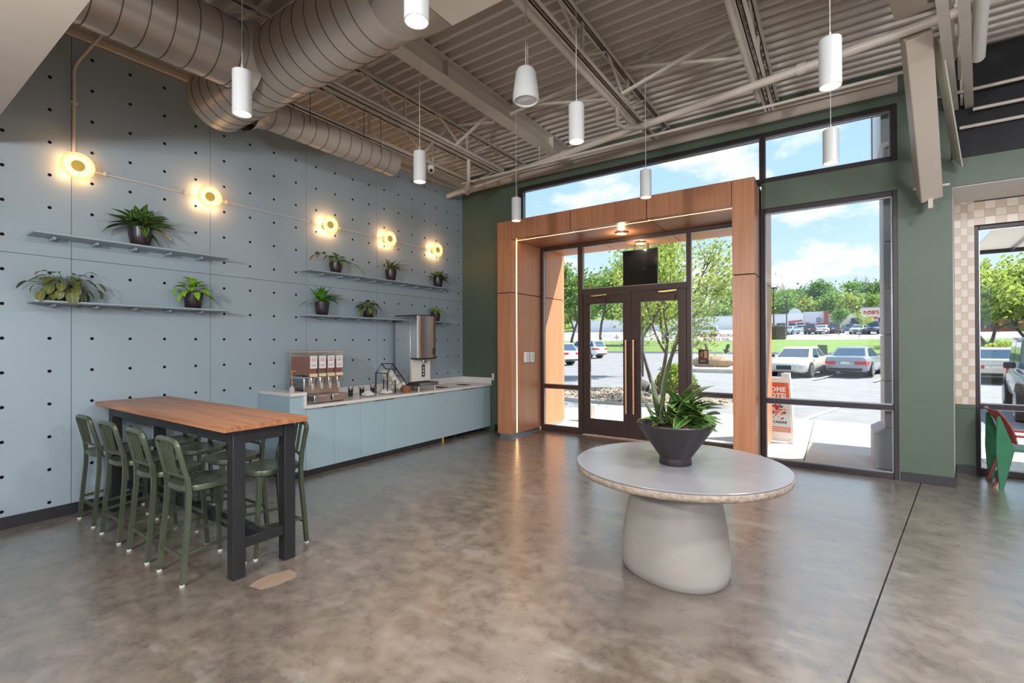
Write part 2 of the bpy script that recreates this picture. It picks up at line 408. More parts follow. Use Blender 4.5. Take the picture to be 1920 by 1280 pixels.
def place(name, me, parent=None, loc=None, bevel=0, rot=None):
    o = bpy.data.objects.new(name, me); COL.objects.link(o)
    if parent is not None: o.parent = parent
    if loc: o.location = loc
    if rot: o.rotation_euler = rot
    if bevel:
        b = o.modifiers.new('bevel', 'BEVEL'); b.width = bevel; b.segments = 2; b.limit_method = 'ANGLE'; b.angle_limit = R(40)
    return o
def tag(o, label, cat, group=None, kind=None):
    o['label'] = label; o['category'] = cat
    if group: o['group'] = group
    if kind: o['kind'] = kind
    return o
def thing(name, label, cat, loc=(0, 0, 0), rz=0, group=None, kind=None):
    o = bpy.data.objects.new(name, None); COL.objects.link(o); o.location = loc; o.rotation_euler = (0, 0, rz); o.empty_display_size = .1
    return tag(o, label, cat, group, kind)
def copy_obj(o, parent=None):
    c = o.copy(); COL.objects.link(c); c.parent = parent
    for ch in o.children: copy_obj(ch, c)
    return c
def dup(root, loc, rz, label):
    r = copy_obj(root); r.location = loc; r.rotation_euler = (0, 0, rz); r['label'] = label
    return r
def box(name, mat_, x0, x1, y0, y1, z0, z1, parent=None, bevel=0):
    """a box whose origin is the middle of its base"""
    cx, cy = (x0 + x1) / 2, (y0 + y1) / 2
    return MB().box(x0 - cx, x1 - cx, y0 - cy, y1 - cy, 0, z1 - z0).build(name, mat_, parent, (cx, cy, z0), bevel)
def text(name, body, size, mat_, loc, rot, parent=None, align='CENTER', extrude=.0008, offset=0.0, sx=1.0, space=1.0):
    cu = bpy.data.curves.new(name, 'FONT'); cu.body = body; cu.size = size; cu.align_x = align; cu.align_y = 'CENTER'; cu.extrude = extrude; cu.offset = offset; cu.resolution_u = 3
    cu.space_character = space
    tmp = bpy.data.objects.new(name, cu); COL.objects.link(tmp)
    dg = bpy.context.evaluated_depsgraph_get(); me = bpy.data.meshes.new_from_object(tmp.evaluated_get(dg))
    bpy.data.objects.remove(tmp); bpy.data.curves.remove(cu)
    me.materials.clear(); me.materials.append(G[mat_] if isinstance(mat_, str) else mat_)
    o = place(name, me, parent, loc, 0, rot); o.scale = (sx, 1, 1)
    return o

YB = 7.1256          # back wall plane; left wall is x = 0, floor z = 0
DECK = 4.83
ROW = lambda j: .1524 + .3048 * (j + 5)
COLM = lambda k: .9028 + .3048 * k

# ================================================================== SETTING
# ---- floor: two polished slabs with a saw-cut joint between them
fl = thing('floor', 'polished brown-grey concrete floor with a saw-cut joint', 'floor', kind='structure')
def jx(y): return 6.10 + (y - 2.87) * (6.86 - 6.10) / (7.2 - 2.87)
y0, y1 = -6.0, 7.335
MB().prism([(-.2, y0), (jx(y0) - .005, y0), (jx(y1) - .005, y1), (-.2, y1)], 'Z', -.12, 0).build('slab', FLOORM, fl)
MB().prism([(jx(y0) + .005, y0), (13, y0), (13, y1), (jx(y1) + .005, y1)], 'Z', -.12, 0).build('slab', FLOORM, fl)
MB().prism([(-.2, y0), (13, y0), (13, y1), (-.2, y1)], 'Z', -.16, -.014).build('joint_bed', 'gap', fl)
MB().box(1.476, 4.944, 7.335, 7.71, -.12, 0).build('slab', FLOORM, fl)
MB().box(7.13, 13, 7.335, 8.03, -.12, 0).build('slab', FLOORM, fl)

MB().prism([(2.80, 1.62), (2.91, 1.64), (2.94, 1.74), (2.945, 1.86), (2.90, 1.90), (2.80, 1.905), (2.755, 1.77), (2.765, 1.68)], 'Z', -.01, .0012).build('repair_patch', mat('patch_mortar', srgb(128, 109, 95), .6, var=.12, scale=9), fl, smooth=0)

# ---- left wall: 4 x 8 ft panels drilled on a 1 ft grid
wl = thing('wall_left', 'pale blue-grey panelled wall drilled with a grid of round black holes', 'wall', kind='structure')
MB().box(-.2, -.024, -6.0, 7.33, 0, 4.95).build('wall_core', 'joint', wl)
def panel(ya, yb, za, zb, ks, js):
    b = MB(); g = .0022; n = 8; r = .0155
    yl, yh, zl, zh = ya + g, yb - g, za + g, zb - g
    for k in ks:
        for j in js:
            cy, cz = COLM(k), ROW(j)
            a0 = max(yl, cy - .1524) if k == ks[0] else cy - .1524
            a1 = min(yh, cy + .1524) if k != ks[-1] else yh
            c0 = zl if j == js[0] else cz - .1524
            c1 = zh if j == js[-1] else cz + .1524
            if a0 > cy: a0 = yl
            outer = [(a1, cz), (a1, c1), (cy, c1), (a0, c1), (a0, cz), (a0, c0), (cy, c0), (a1, c0)]
            ring = [(cy + r * math.cos(i * PI / 4), cz + r * math.sin(i * PI / 4)) for i in range(8)]
            vs = [(0, p[0], p[1]) for p in outer] + [(0, p[0], p[1]) for p in ring] + [(-.02, p[0], p[1]) for p in ring]
            b.mi = 0; b.add(vs, [(i, (i + 1) % 8, 8 + (i + 1) % 8, 8 + i) for i in range(8)])
            b.mi = 1; b.add(vs[8:], [(i, (i + 1) % 8, 8 + (i + 1) % 8, 8 + i) for i in range(8)] + [tuple(range(8, 16))])
    b.mi = 0
    b.add([(0, yl, zl), (0, yh, zl), (0, yh, zh), (0, yl, zh), (-.023, yl, zl), (-.023, yh, zl), (-.023, yh, zh), (-.023, yl, zh)],
          [(0, 1, 5, 4), (1, 2, 6, 5), (2, 3, 7, 6), (3, 0, 4, 7)])
    return b.build('panel', ['panel', 'hole'], wl, smooth=0, recalc=False)
edges = [(-2.298, -1.0786, range(-10, -6)), (-1.0786, .1408, range(-6, -2)), (.1408, 1.36, range(-2, 2)), (1.36, 2.579, range(2, 6)), (2.579, 3.798, range(6, 10)),
         (3.798, 5.018, range(10, 14)), (5.018, 6.237, range(14, 18)), (6.237, 7.1256, range(18, 21))]
for a, b_, ks in edges:
    panel(a, b_, 0, 2.4384, list(ks), list(range(-5, 3)))
    panel(a, b_, 2.4384, 4.572, list(ks), list(range(3, 10)))
bb = thing('baseboard_left', 'black rubber baseboard along the panelled wall', 'baseboard', kind='structure')
MB().box(0.0005, .012, -6, 3.15, 0, .105).build('strip', 'base', bb, bevel=.002)
tr = thing('trim_1', 'tan angle trim along the top of the panelled wall', 'trim', kind='structure')
MB().box(-.02, .05, -6, 7.12, 4.578, 4.63).box(.0, .02, -6, 7.12, 4.63, 4.82).build('angle', 'steel', tr)

# ---- back wall
wb = thing('wall_back', 'dark green painted storefront wall', 'wall', kind='structure')
T = 7.33
MB().box(-.2, 1.325, YB, T, 0, 4.95).build('wall_section', 'green', wb)
MB().box(1.325, 6.655, YB, T, 4.425, 4.95).build('lintel', 'green', wb)
MB().box(5.235, 6.655, YB, T, 3.405, 3.75).build('spandrel', 'green', wb)
MB().box(6.655, 7.13, YB, T, 0, 4.95).build('pilaster', 'green', wb)
MB().box(7.13, 13, YB, T, 3.34, 4.95).build('wall_section', 'green', wb)
MB().box(7.124, 13, YB - .012, YB, 3.65, 4.82).build('black_field', 'blackwall', wb)
MB().box(.02, 6.662, YB - .012, YB - .0005, 4.545, 4.78).build('tan_band', 'tan', wb)
bb = thing('baseboard_back', 'black rubber baseboard on the green wall and pilaster', 'baseboard', kind='structure')
MB().box(.78, 1.17, YB - .012, YB, 0, .105).build('strip', 'base', bb, bevel=.002)
MB().box(6.672, 7.142, YB - .012, YB, 0, .105).build('strip', 'base', bb, bevel=.002)
# ---- recess at the right with its tiled window wall
wr = thing('wall_recess', 'recessed window wall with checkered tile and green wainscot', 'wall', kind='structure')
MB().prism([(7.13, YB + .001), (7.272, 7.95), (7.272, 8.1), (7.13, 8.1)], 'Z', 0, 3.34).build('reveal', 'white', wr)
MB().box(7.272, 7.452, 7.958, 8.1, 0, 3.40).build('wall_section', 'joint', wr)
MB().box(7.452, 13, 7.958, 8.1, 3.035, 3.40).build('wall_section', 'joint', wr)
MB().box(7.272, 7.450, 7.938, 7.958, 0, .80).box(7.272, 7.450, 7.930, 7.958, .80, .845).build('wainscot', 'green', wr)
MB().box(7.276, 7.446, 7.926, 7.94, 0, .105).build('strip', 'base', wr)
MB().prism([(7.131, YB + .02), (7.143, YB + .02), (7.276, 7.93), (7.264, 7.93)], 'Z', 0, .105).build('strip', 'base', wr)
tm = []
for mt in ('tan2', 'tan3'):
    b = MB(); b.box(-.0295, .0295, -.006, .006, -.0465, .0465); me = b.mesh('tile'); me.materials.append(G[mt]); tm.append(me)
for i in range(27):
    for c in range(3):
        place('tile', tm[(i + c) % 2], wr, (7.302 + c * .06, 7.951, .895 + i * .0945))
tm2 = []
for mt in ('tan2', 'tan3'):
    b = MB(); b.box(-.0465, .0465, -.006, .006, -.0465, .0465); me = b.mesh('tile'); me.materials.append(G[mt]); tm2.append(me)
for i in range(3):
    for c in range(58):
        place('tile', tm2[(i + c) % 2], wr, (7.499 + c * .0945, 7.951, 3.084 + i * .0945))
sf = thing('ceiling_recess', 'white plaster soffit over the recessed window', 'ceiling', kind='structure')
MB().box(7.13, 13, YB, 8.1, 3.335, 3.345).build('soffit', 'white', sf)
# ---- other sides of the room (outside the frame)
wf = thing('wall_front', 'plain wall with tall window openings behind the camera', 'wall', kind='structure')
for a, b_ in ((-.2, .8), (3.6, 4.2), (7.0, 7.6), (10.4, 13.0)):
    MB().box(a, b_, -6.2, -6.0, 0, 4.95).build('wall_section', 'tan', wf)
MB().box(-.2, 13, -6.2, -6.0, 3.6, 4.95).build('lintel', 'tan', wf)
w2_ = thing('wall_right', 'plain wall with wide window openings at the far right side', 'wall', kind='structure')
for a, b_ in ((-6.2, -5), (-1.4, -.8), (2.6, 3.2), (6.8, 8.1)):
    MB().box(13, 13.2, a, b_, 0, 4.95).build('wall_section', 'tan', w2_)
MB().box(13, 13.2, -6.2, 8.1, 3.4, 4.95).build('lintel', 'tan', w2_)

# ---- ceiling deck
ce = thing('ceiling', 'fluted tan-painted metal roof deck', 'ceiling', kind='structure')
prof = []
P_ = .1524
n = int((T + 6.2) / P_) + 1
for i in range(n):
    yb_ = -6.2 + i * P_
    prof += [(yb_, DECK), (yb_ + .040, DECK), (yb_ + .058, DECK + .075), (yb_ + .134, DECK + .075)]
vs = [(x, y, z) for x in (-.2, 13.2) for y, z in prof]; k = len(prof)
MB().add(vs, [(i, i + 1, i + 1 + k, i + k) for i in range(k - 1)]).build('deck', 'deck', ce, smooth=0, recalc=False)
MB().box(-.2, 13.2, -6.2, 7.5, 4.95, 5.05).build('roof_slab', 'joint', ce)
bk = thing('ceiling_bulkhead', 'tan dropped bulkhead at the upper left near the camera', 'bulkhead', kind='structure')
MB().box(.0, 5.2, -.9, .766, 3.35, 4.82).build('bulkhead_box', 'tan', bk)

# ================================================================== WINDOWS, PORTAL, DOORS
def window(name, label, xs, zs, y, d=.14, fw=.055, mull=(), rails=(), fm='frame2', sides=(1, 1, 1, 1), rw=.06):
    """aluminium window: xs, zs outer; mull/rails centre lines; sides left,right,bottom,top"""
    t = thing(name, label, 'window', ((xs[0] + xs[1]) / 2, y, zs[0]), kind='structure')
    ox, oz = (xs[0] + xs[1]) / 2, zs[0]
    X0, X1, Z1 = xs[0] - ox, xs[1] - ox, zs[1] - oz
    def bar(a, b, c, e, nm='frame_bar'):
        MB().box(a, b, 0, d, c, e).build(nm, fm, t, bevel=.004)
        # pressed glazing bead, a little narrower and proud
    if sides[0]: bar(X0, X0 + fw, 0, Z1)
    if sides[1]: bar(X1 - fw, X1, 0, Z1)
    if sides[2]: bar(X0 + fw, X1 - fw, 0, .066)
    if sides[3]: bar(X0 + fw, X1 - fw, Z1 - fw, Z1)
    cols = [X0 + fw] + sum([[q - ox - fw / 2, q - ox + fw / 2] for q in mull], []) + [X1 - fw]
    for q in mull: bar(q - ox - fw / 2, q - ox + fw / 2, .066, Z1 - fw, 'mullion')
    rows = [.066] + sum([[q - oz - rw / 2, q - oz + rw / 2] for q in rails], []) + [Z1 - fw]
    for q in rails:
        for i in range(0, len(cols), 2): bar(cols[i], cols[i + 1], q - oz - rw / 2, q - oz + rw / 2, 'mid_rail')
    for i in range(0, len(cols), 2):
        for j in range(0, len(rows), 2):
            b = MB(); a0, a1, c0, c1 = cols[i], cols[i + 1], rows[j], rows[j + 1]
            MB().box(a0 + .001, a1 - .001, d * .5 - .004, d * .5 + .004, c0 + .001, c1 - .001).build('pane', 'glass', t, smooth=0)
            for (p, q, r, s_) in ((a0, a0 + .012, c0, c1), (a1 - .012, a1, c0, c1), (a0 + .012, a1 - .012, c1 - .012, c1), (a0 + .012, a1 - .012, c0, c0 + .012)):
                b.box(p, q, d * .5 - .022, d * .5 - .006, r, s_)
            b.build('glazing_bead', 'alu', t, smooth=0)
    return t
window('window_1', 'long dark-framed clerestory window above the wooden entrance portal', (1.325, 6.655), (3.75, 4.425), YB + .01, mull=(5.243,), fw=.058)
window('window_2', 'tall dark-framed fixed window between portal and green pilaster', (5.215, 6.668), (0, 3.405), YB + .01, rails=(.842,), fw=.058)
window('window_3', 'dark-framed window in the tiled recess at the right', (7.45, 12.9), (0, 3.035), 7.985, d=.1, mull=(9.3, 11.1), rails=(.83,), fw=.05)

# ---- timber entrance portal
YF, YO = 6.67, 8.58
XA, XB_, XC, XD = 1.18, 1.475, 4.945, 5.208
po = thing('wooden_entrance_portal', 'reddish wood-veneer portal framing the glass entrance doors', 'portal', (3.2, 6.67, 0))
OX, OY = 3.2, 6.67
def pp(x0, x1, y0, y1, z0, z1, m_='wood', nm='wood_panel', bev=.0015):
    cx, cy = (x0 + x1) / 2, (y0 + y1) / 2
    return MB().box(x0 - cx, x1 - cx, y0 - cy, y1 - cy, 0, z1 - z0).build(nm, m_, po, (cx - OX, cy - OY, z0), bev)
g = .007; H0, H1, SM = 3.40, 3.72, 2.49
for (a, b_) in ((XA, XB_), (XC, XD)):
    pp(a + .02, b_ - .02, YF + .02, YO - .02, .06, H1 - .02, 'gap', 'core', 0)
    pp(a + .03, b_ - .03, YF + .03, YO - .03, 0, .06, 'alu', 'plinth', 0)
pp(XB_ - .02, XC + .02, YF + .02, YO - .02, H0 + .02, H1 - .02, 'gap', 'core', 0)
for (z0, z1) in ((.06, SM - g), (SM + g, H1)):
    pp(XA, XB_, YF, YF + .02, z0, z1); pp(XC, XD, YF, YF + .02, z0, z1)
    pp(XA, XB_, YO - .02, YO, z0, z1); pp(XC, XD, YO - .02, YO, z0, z1)
    pp(XA, XA + .02, YF + .02, 7.12, z0, z1)
    pp(XD - .02, XD, YF + .02, YB - .002, z0, z1); pp(XD - .02, XD, 7.35, YO - .02, z0, z1)
    zt = min(z1, H0)
    for xa, xb in ((XB_ - .02, XB_), (XC, XC + .02)):
        pp(xa, xb, YF + .02, 6.822, z0, zt); pp(xa, xb, 6.848, 7.628, z0, zt); pp(xa, xb, 7.732, YO - .02, z0, zt)
cuts = [XB_, 2.60, 3.82, XC]
for a, b_ in zip(cuts[:-1], cuts[1:]):
    a += g; b_ -= g
    pp(a, b_, YF, YF + .02, H0, H1, 'woodh'); pp(a, b_, YO - .02, YO, H0, H1, 'woodh')
    pp(a, b_, YF + .02, 6.822, H0, H0 + .02, 'woodh'); pp(a, b_, 6.848, 7.628, H0, H0 + .02, 'woodh'); pp(a, b_, 7.732, YO - .02, H0, H0 + .02, 'woodh')
pp(XA, XD, YF + .02, YO - .02, H1 - .02, H1, 'gap', 'top_cap', 0)
led = mat('led_strip', srgb(255, 200, 130), .5, emit=(1, .62, .28, 1), estr=13, var=.02)
pp(XB_ - .012, XB_ - .004, 6.826, 6.844, .07, H0, led, 'led_strip', 0)
pp(XC + .004, XC + .012, 6.826, 6.844, .07, H0, led, 'led_strip', 0)
pp(XB_, XC, 6.826, 6.844, H0 + .004, H0 + .012, led, 'led_strip', 0)
# screw heads on the jamb
b = MB()
for z in (.55, 1.05, 1.6, 2.1, 2.65, 3.1):
    for y in (6.74, 6.79, 6.9, 7.3): b.cyl((XB_ - OX, y - OY, z), (XB_ + .002 - OX, y - OY, z), .006, n=6)
b.build('screw_heads', 'alu', po)['kind'] = 'stuff'
for nm, y, lab in (('soffit_light', 7.27, 'round copper-rimmed light under the portal soffit inside the doors'), ('soffit_light', 8.18, 'round copper-rimmed light under the portal soffit outside the doors')):
    t = thing(nm, lab, 'light', (3.215, y, H0))
    MB().lathe([(.082, -.03), (.088, -.026), (.088, 0), (.07, 0)], 24, cap0=False, cap1=False).build('rim', 'copper', t)
    MB().lathe([(.080, -.026), (.080, -.02)], 24).build('lens', mat('soffit_lens', srgb(255, 220, 160), .4, emit=(1, .74, .4, 1), estr=7, var=.02), t)
    point('soffit_lamp', (0, 0, -.10), 8, (1, .76, .5), .001, t)

# ---- storefront in the portal
YS = 7.632
def sf_bar(t, x0, x1, z0, z1, nm, y0=0, y1=.098, m_='frame'):
    return MB().box(x0, x1, y0, y1, z0, z1).build(nm, m_, t, bevel=.004)
def sf_pane(t, x0, x1, z0, z1, y=.05):
    return MB().box(x0, x1, y - .004, y + .004, z0, z1).build('pane', 'glass', t, smooth=0)
def beads(t, a0, a1, c0, c1, y=.03):
    b = MB()
    for (p, q, r, s_) in ((a0, a0 + .012, c0, c1), (a1 - .012, a1, c0, c1), (a0 + .012, a1 - .012, c1 - .012, c1), (a0 + .012, a1 - .012, c0, c0 + .012)):
        b.box(p, q, y - .008, y + .012, r, s_)
    b.build('glazing_bead', 'alu', t, smooth=0)
ws = thing('window_4', 'bronze-framed sidelight left of the entrance doors', 'window', (1.905, YS, 0), kind='structure')
A0, A1 = 1.477 - 1.905, 2.338 - 1.905
for z0, z1, nm in ((0, .10, 'sill_bar'), (.79, .855, 'mid_rail'), (3.335, 3.398, 'head_bar')): sf_bar(ws, A0 + .055, A1 - .084, z0, z1, nm)
sf_bar(ws, A0, A0 + .055, 0, 3.398, 'jamb_bar'); sf_bar(ws, A1 - .084, A1, 0, 3.398, 'mullion')
for z0, z1 in ((.10, .79), (.855, 3.335)): sf_pane(ws, A0 + .056, A1 - .085, z0 + .001, z1 - .001); beads(ws, A0 + .055, A1 - .084, z0, z1)
ws = thing('window_5', 'bronze-framed sidelight right of the entrance doors', 'window', (4.54, YS, 0), kind='structure')
A0, A1 = 4.13 - 4.54, 4.943 - 4.54
for z0, z1, nm in ((0, .10, 'sill_bar'), (.79, .855, 'mid_rail'), (3.335, 3.398, 'head_bar')): sf_bar(ws, A0 + .065, A1 - .055, z0, z1, nm)
sf_bar(ws, A1 - .055, A1, 0, 3.398, 'jamb_bar'); sf_bar(ws, A0, A0 + .065, 0, 3.398, 'mullion')
for z0, z1 in ((.10, .79), (.855, 3.335)): sf_pane(ws, A0 + .066, A1 - .056, z0 + .001, z1 - .001); beads(ws, A0 + .065, A1 - .055, z0, z1)
ORD = ws
ws = thing('window_6', 'glazed transom over the entrance doors', 'window', (3.234, YS, 2.475), kind='structure')
A0, A1 = 2.339 - 3.234, 4.129 - 3.234
sf_bar(ws, A0, A1, 0, .095, 'transom_bar'); sf_bar(ws, A0, A1, .86, .923, 'head_bar')
sf_pane(ws, A0 + .001, A1 - .001, .096, .859); beads(ws, A0, A1, .095, .86)
def door(name, label, x0, x1, gx0, gx1, hx, closer_side):
    cx = (x0 + x1) / 2
    t = thing(name, label, 'door', (cx, YS + .02, 0), kind='structure')
    t['kind'] = 'structure'
    sf_bar(t, x0 - cx, gx0 - cx, .012, 2.47, 'stile', 0, .05); sf_bar(t, gx1 - cx, x1 - cx, .012, 2.47, 'stile', 0, .05)
    sf_bar(t, gx0 - cx, gx1 - cx, .012, .292, 'bottom_rail', 0, .05); sf_bar(t, gx0 - cx, gx1 - cx, 2.297, 2.47, 'top_rail', 0, .05)
    sf_pane(t, gx0 - cx + .001, gx1 - cx - .001, .293, 2.296, .025)
    h = hx - cx
    hd = MB().cyl((h, -.075, .44), (h, -.075, 1.67), .0165, n=14).build('pull_handle', 'copper', t)
    for z in (.62, 1.5): MB().cyl((h, -.075, z), (h, .002, z), .009, n=8).build('standoff', 'copper', hd)
    cb = MB().box(closer_side - .16 - cx, closer_side + .16 - cx, -.06, 0, 2.30, 2.40).build('closer_body', 'frame', t, bevel=.006)
    MB().beam((closer_side - .1 - cx, -.05, 2.44), (closer_side + .18 - cx, -.02, 2.455), .03, .018).beam((closer_side - .05 - cx, -.07, 2.43), (closer_side + .18 - cx, -.03, 2.45), .018, .012).build('closer_arm', 'brass', cb)
    return t, cx
d1, c1_ = door('door_1', 'left leaf of the dark bronze glass entrance doors', 2.345, 3.226, 2.475, 3.083, 3.158, 2.62)
d2, c2_ = door('door_2', 'right leaf of the dark bronze glass entrance doors', 3.232, 4.122, 3.388, 3.993, 3.287, 3.80)
MB().box(2.345, 4.122, 7.60, 7.64, 0, .012).build('threshold', 'copper')
tag(bpy.data.objects['threshold'], 'copper-coloured threshold strip under the entrance doors', 'threshold', kind='structure')
# vinyl on the glass, lettered to be read from outside
MIR = (R(90), 0, R(180))
def logo(t, cx, x0, x1, z0, z1):
    b = MB(); th = .006; y0, y1 = .0295, .031
    a, c = x0 - cx, x1 - cx; zm = z0 + (z1 - z0) * .38; xm = a + (c - a) * .67
    for q in ((a, c, z0, z0 + th), (a, c, z1 - th, z1), (a, a + th, z0, z1), (c - th, c, z0, z1), (xm, xm + th, z0, z1), (a, xm, zm, zm + th)): b.box(q[0], q[1], y0, y1, q[2], q[3])
    b.build('logo_frame', 'decal', t, smooth=0)
    text('logo_lettering', 'ROOTS', .088, 'decal', ((a + xm) / 2 + .004, .031, (zm + z1) / 2), MIR, t, sx=1.05)
    b = MB(); lx = (xm + c) / 2; zc = (z0 + z1) / 2
    b.box(lx - .003, lx + .003, y0, y1, z0 + .03, zc + .02)
    for s_, an in ((-1, 30), (1, 150)):
        pts = []
        for i in range(9):
            q = i / 8; pts.append((q * .06, .016 * math.sin(PI * q)))
        for i in range(9):
            q = 1 - i / 8; pts.append((q * .06, -.016 * math.sin(PI * q)))
        ca, sa = math.cos(R(an)), math.sin(R(an))
        b.prism([(lx + p[0] * ca - p[1] * sa, zc + p[0] * sa + p[1] * ca) for p in pts], 'Y', y0, y1)
    pts = [(lx + .016 * math.sin(PI * i / 8), zc + .01 + .062 * i / 8) for i in range(9)] + [(lx - .016 * math.sin(PI * i / 8), zc + .01 + .062 * i / 8) for i in range(8, 0, -1)]
    b.prism(pts, 'Y', y0, y1)
    b.build('logo_sprout', 'decal', t, smooth=0)
logo(d1, c1_, 2.55, 3.04, 1.59, 1.80); logo(d2, c2_, 3.43, 3.94, 1.59, 1.80)
OXD = 4.54
text('vinyl_lettering', 'ORDER AHEAD &\nSKIP THE LINE', .056, 'red', (4.552 - OXD, .056, 1.695), MIR, ORD, sx=1.0, offset=.0015, space=1.06)
for x, s_, k_ in ((4.72, 1, 1.3), (4.39, -1, .8)):
    pts = [(0, 0), (.02, -.015), (-.005, -.075), (.02, -.08), (-.035, -.115), (-.06, -.06), (-.035, -.068), (-.02, -.01)]
    MB().prism([(x - OXD + s_ * p[0] * k_, 1.60 + p[1] * k_) for p in pts], 'Y', .055, .056).build('vinyl_arrow', 'greyvinyl', ORD, smooth=0)
es = thing('exit_sign', 'small brown exit plate with running figure on the sidelight glass', 'sign', (4.372, YS + .022, 1.29))
MB().box(-.073, .073, -.006, 0, 0, .225).build('plate', mat('sign_brown', srgb(46, 36, 32), .5, var=.1), es, bevel=.004)
MB().box(.012, .058, -.008, -.006, .095, .205).box(-.06, .06, -.008, -.006, .078, .081).build('door_symbol', mat('sign_copper', srgb(206, 150, 122), .5, var=.05), es, smooth=0)
b = MB()
b.sphere((-.012, -.007, .187), .009, 8, 6, (1, .2, 1))
for p0, p1, w_ in (((-.016, .176), (-.03, .142), .016), ((-.03, .145), (-.012, .125), .011), ((-.012, .125), (-.014, .102), .010), ((-.03, .145), (-.042, .122), .011), ((-.042, .122), (-.06, .12), .009), ((-.017, .172), (.004, .158), .008), ((-.017, .172), (-.042, .172), .008), ((-.042, .172), (-.05, .155), .008)):
    b.beam((p0[0], -.007, p0[1]), (p1[0], -.007, p1[1]), w_, .0025, up=(0, 1, 0))
b.build('running_figure', MATS['sign_copper'], es, smooth=0)
text('sign_lettering', 'EXIT', .036, MATS['sign_copper'], (0, -.0072, .045), (R(90), 0, 0), es, offset=.001, space=1.15)
hc = thing('hours_card', 'small green and brown notice on the sidelight above its rail', 'sign', (4.262, YS + .022, .857))
MB().box(-.062, .062, -.004, 0, 0, .105).build('card', mat('card_green', srgb(66, 84, 60), .6, var=.15, scale=30), hc)
MB().box(-.055, .055, -.005, -.004, .068, .082).box(-.055, -.02, -.005, -.004, .012, .04).build('print_bars', mat('card_print', srgb(170, 120, 96), .6, var=.1), hc, smooth=0)
# dispensers on the left jamb
for y, lab in ((7.10, 'white leaflet dispenser on portal jamb, nearer the room'), (7.27, 'white leaflet dispenser on portal jamb, nearer the doors')):
    t = thing('wall_dispenser', lab, 'dispenser', (XB_ + .002, y, 1.28), group='white dispensers on the wooden jamb')
    MB().box(0, .055, -.062, .062, 0, .185).build('housing', 'white', t, bevel=.008)
    MB().box(.055, .057, -.04, .04, .03, .15).build('face_label', mat('pale_label', srgb(206, 208, 212), .5, var=.1, scale=40), t)
    MB().box(.01, .05, .064, .072, .0, .19).build('side_strip', 'frame', t)
# menu screen hanging outside
t = thing('hanging_screen', 'black flat screen hung on two rods under the outside soffit', 'screen', (3.155, 8.30, 2.60))
MB().box(-.318, .318, 0, .05, 0, .70).build('case', 'black', t, bevel=.006)
MB().box(-.305, .305, -.004, 0, .013, .687).build('glass_face', 'screen', t)
for x in (-.10, .14): MB().cyl((x, .025, .70), (x, .025, .80), .012, n=8).build('rod', 'frame', t)
MB().box(-.08, .08, .0, .05, -.09, 0).build('mount_box', mat('mount_tan', srgb(150, 122, 104), .6, var=.1), t)
# thermostat plate on the green wall
t = tag(box('wall_plate', 'stonebeige', .72, .775, YB - .02, YB - .0005, .93, 1.06, bevel=.006), 'small beige plate on the green wall beside the counter', 'wall plate')

# ================================================================== CEILING STEEL, DUCTS, PIPES
def joist(label, X, y0=.78, y1=7.05, zb=4.42):
    t = thing('open_web_joist', label, 'joist', (X, y0, zb), group='open-web roof joists')
    L = y1 - y0; zt = DECK - zb
    for s_ in (-.034, .034):
        MB().box(s_ - .02, s_ + .02, 0, L, zt - .055, zt - .048).box(s_ - .02 if s_ > 0 else s_ + .012, s_ - .012 if s_ > 0 else s_ + .02, 0, L, zt - .055, zt - .002).build('top_chord', 'steel', t)
        MB().box(s_ - .02, s_ + .02, .25, L - .55, 0, .007).box(s_ - .02 if s_ > 0 else s_ + .012, s_ - .012 if s_ > 0 else s_ + .02, .25, L - .55, 0, .05).build('bottom_chord', 'steel', t)
    p = .62; n = int((L - 1.0) / (2 * p))
    dm = MB().beam((0, 0, .02), (0, p, zt - .03), .022, .022).mesh('web_bar'); dm.materials.append(G['steel'])
    um = MB().beam((0, 0, .02), (0, -p, zt - .03), .022, .022).mesh('web_bar'); um.materials.append(G['steel'])
    vm = MB().beam((0, 0, .02), (0, 0, zt - .03), .026, .026).mesh('web_post'); vm.materials.append(G['steel'])
    for i in range(n + 1):
        yy = .35 + (2 * i + 1) * p
        if yy + p > L: break
        place('web_bar', dm, t, (0, yy, 0)); place('web_bar', um, t, (0, yy, 0)); place('web_post', vm, t, (0, yy, 0))
    MB().beam((0, L - .6, .02), (0, L - .02, zt - .04), .03, .03).build('end_bar', 'steel', t)
    return t
joist('open-web roof joist nearest the panelled wall', .80)
joist('open-web roof joist second from the panelled wall, carrying a conduit', 1.50)
joist('open-web roof joist over the middle of the entrance doors', 4.00)
joist('open-web roof joist over the right side of the portal', 5.40)
t = thing('steel_i_beam', 'deep tan-painted I-beam running to the back wall', 'beam', (2.38, .78, 4.60))
L = 7.11 - .78
MB().box(-.09, .09, 0, L, 0, .014).build('bottom_flange', 'steel', t)
MB().box(-.006, .006, 0, L, .014, .212).build('web', 'steel', t)
MB().box(-.09, .09, 0, L, .212, .228).build('top_flange', 'steel', t)
for y in (.6, 3.2, 5.6): MB().box(.007, .085, y, y + .012, .015, .211).build('stiffener', 'steel', t)
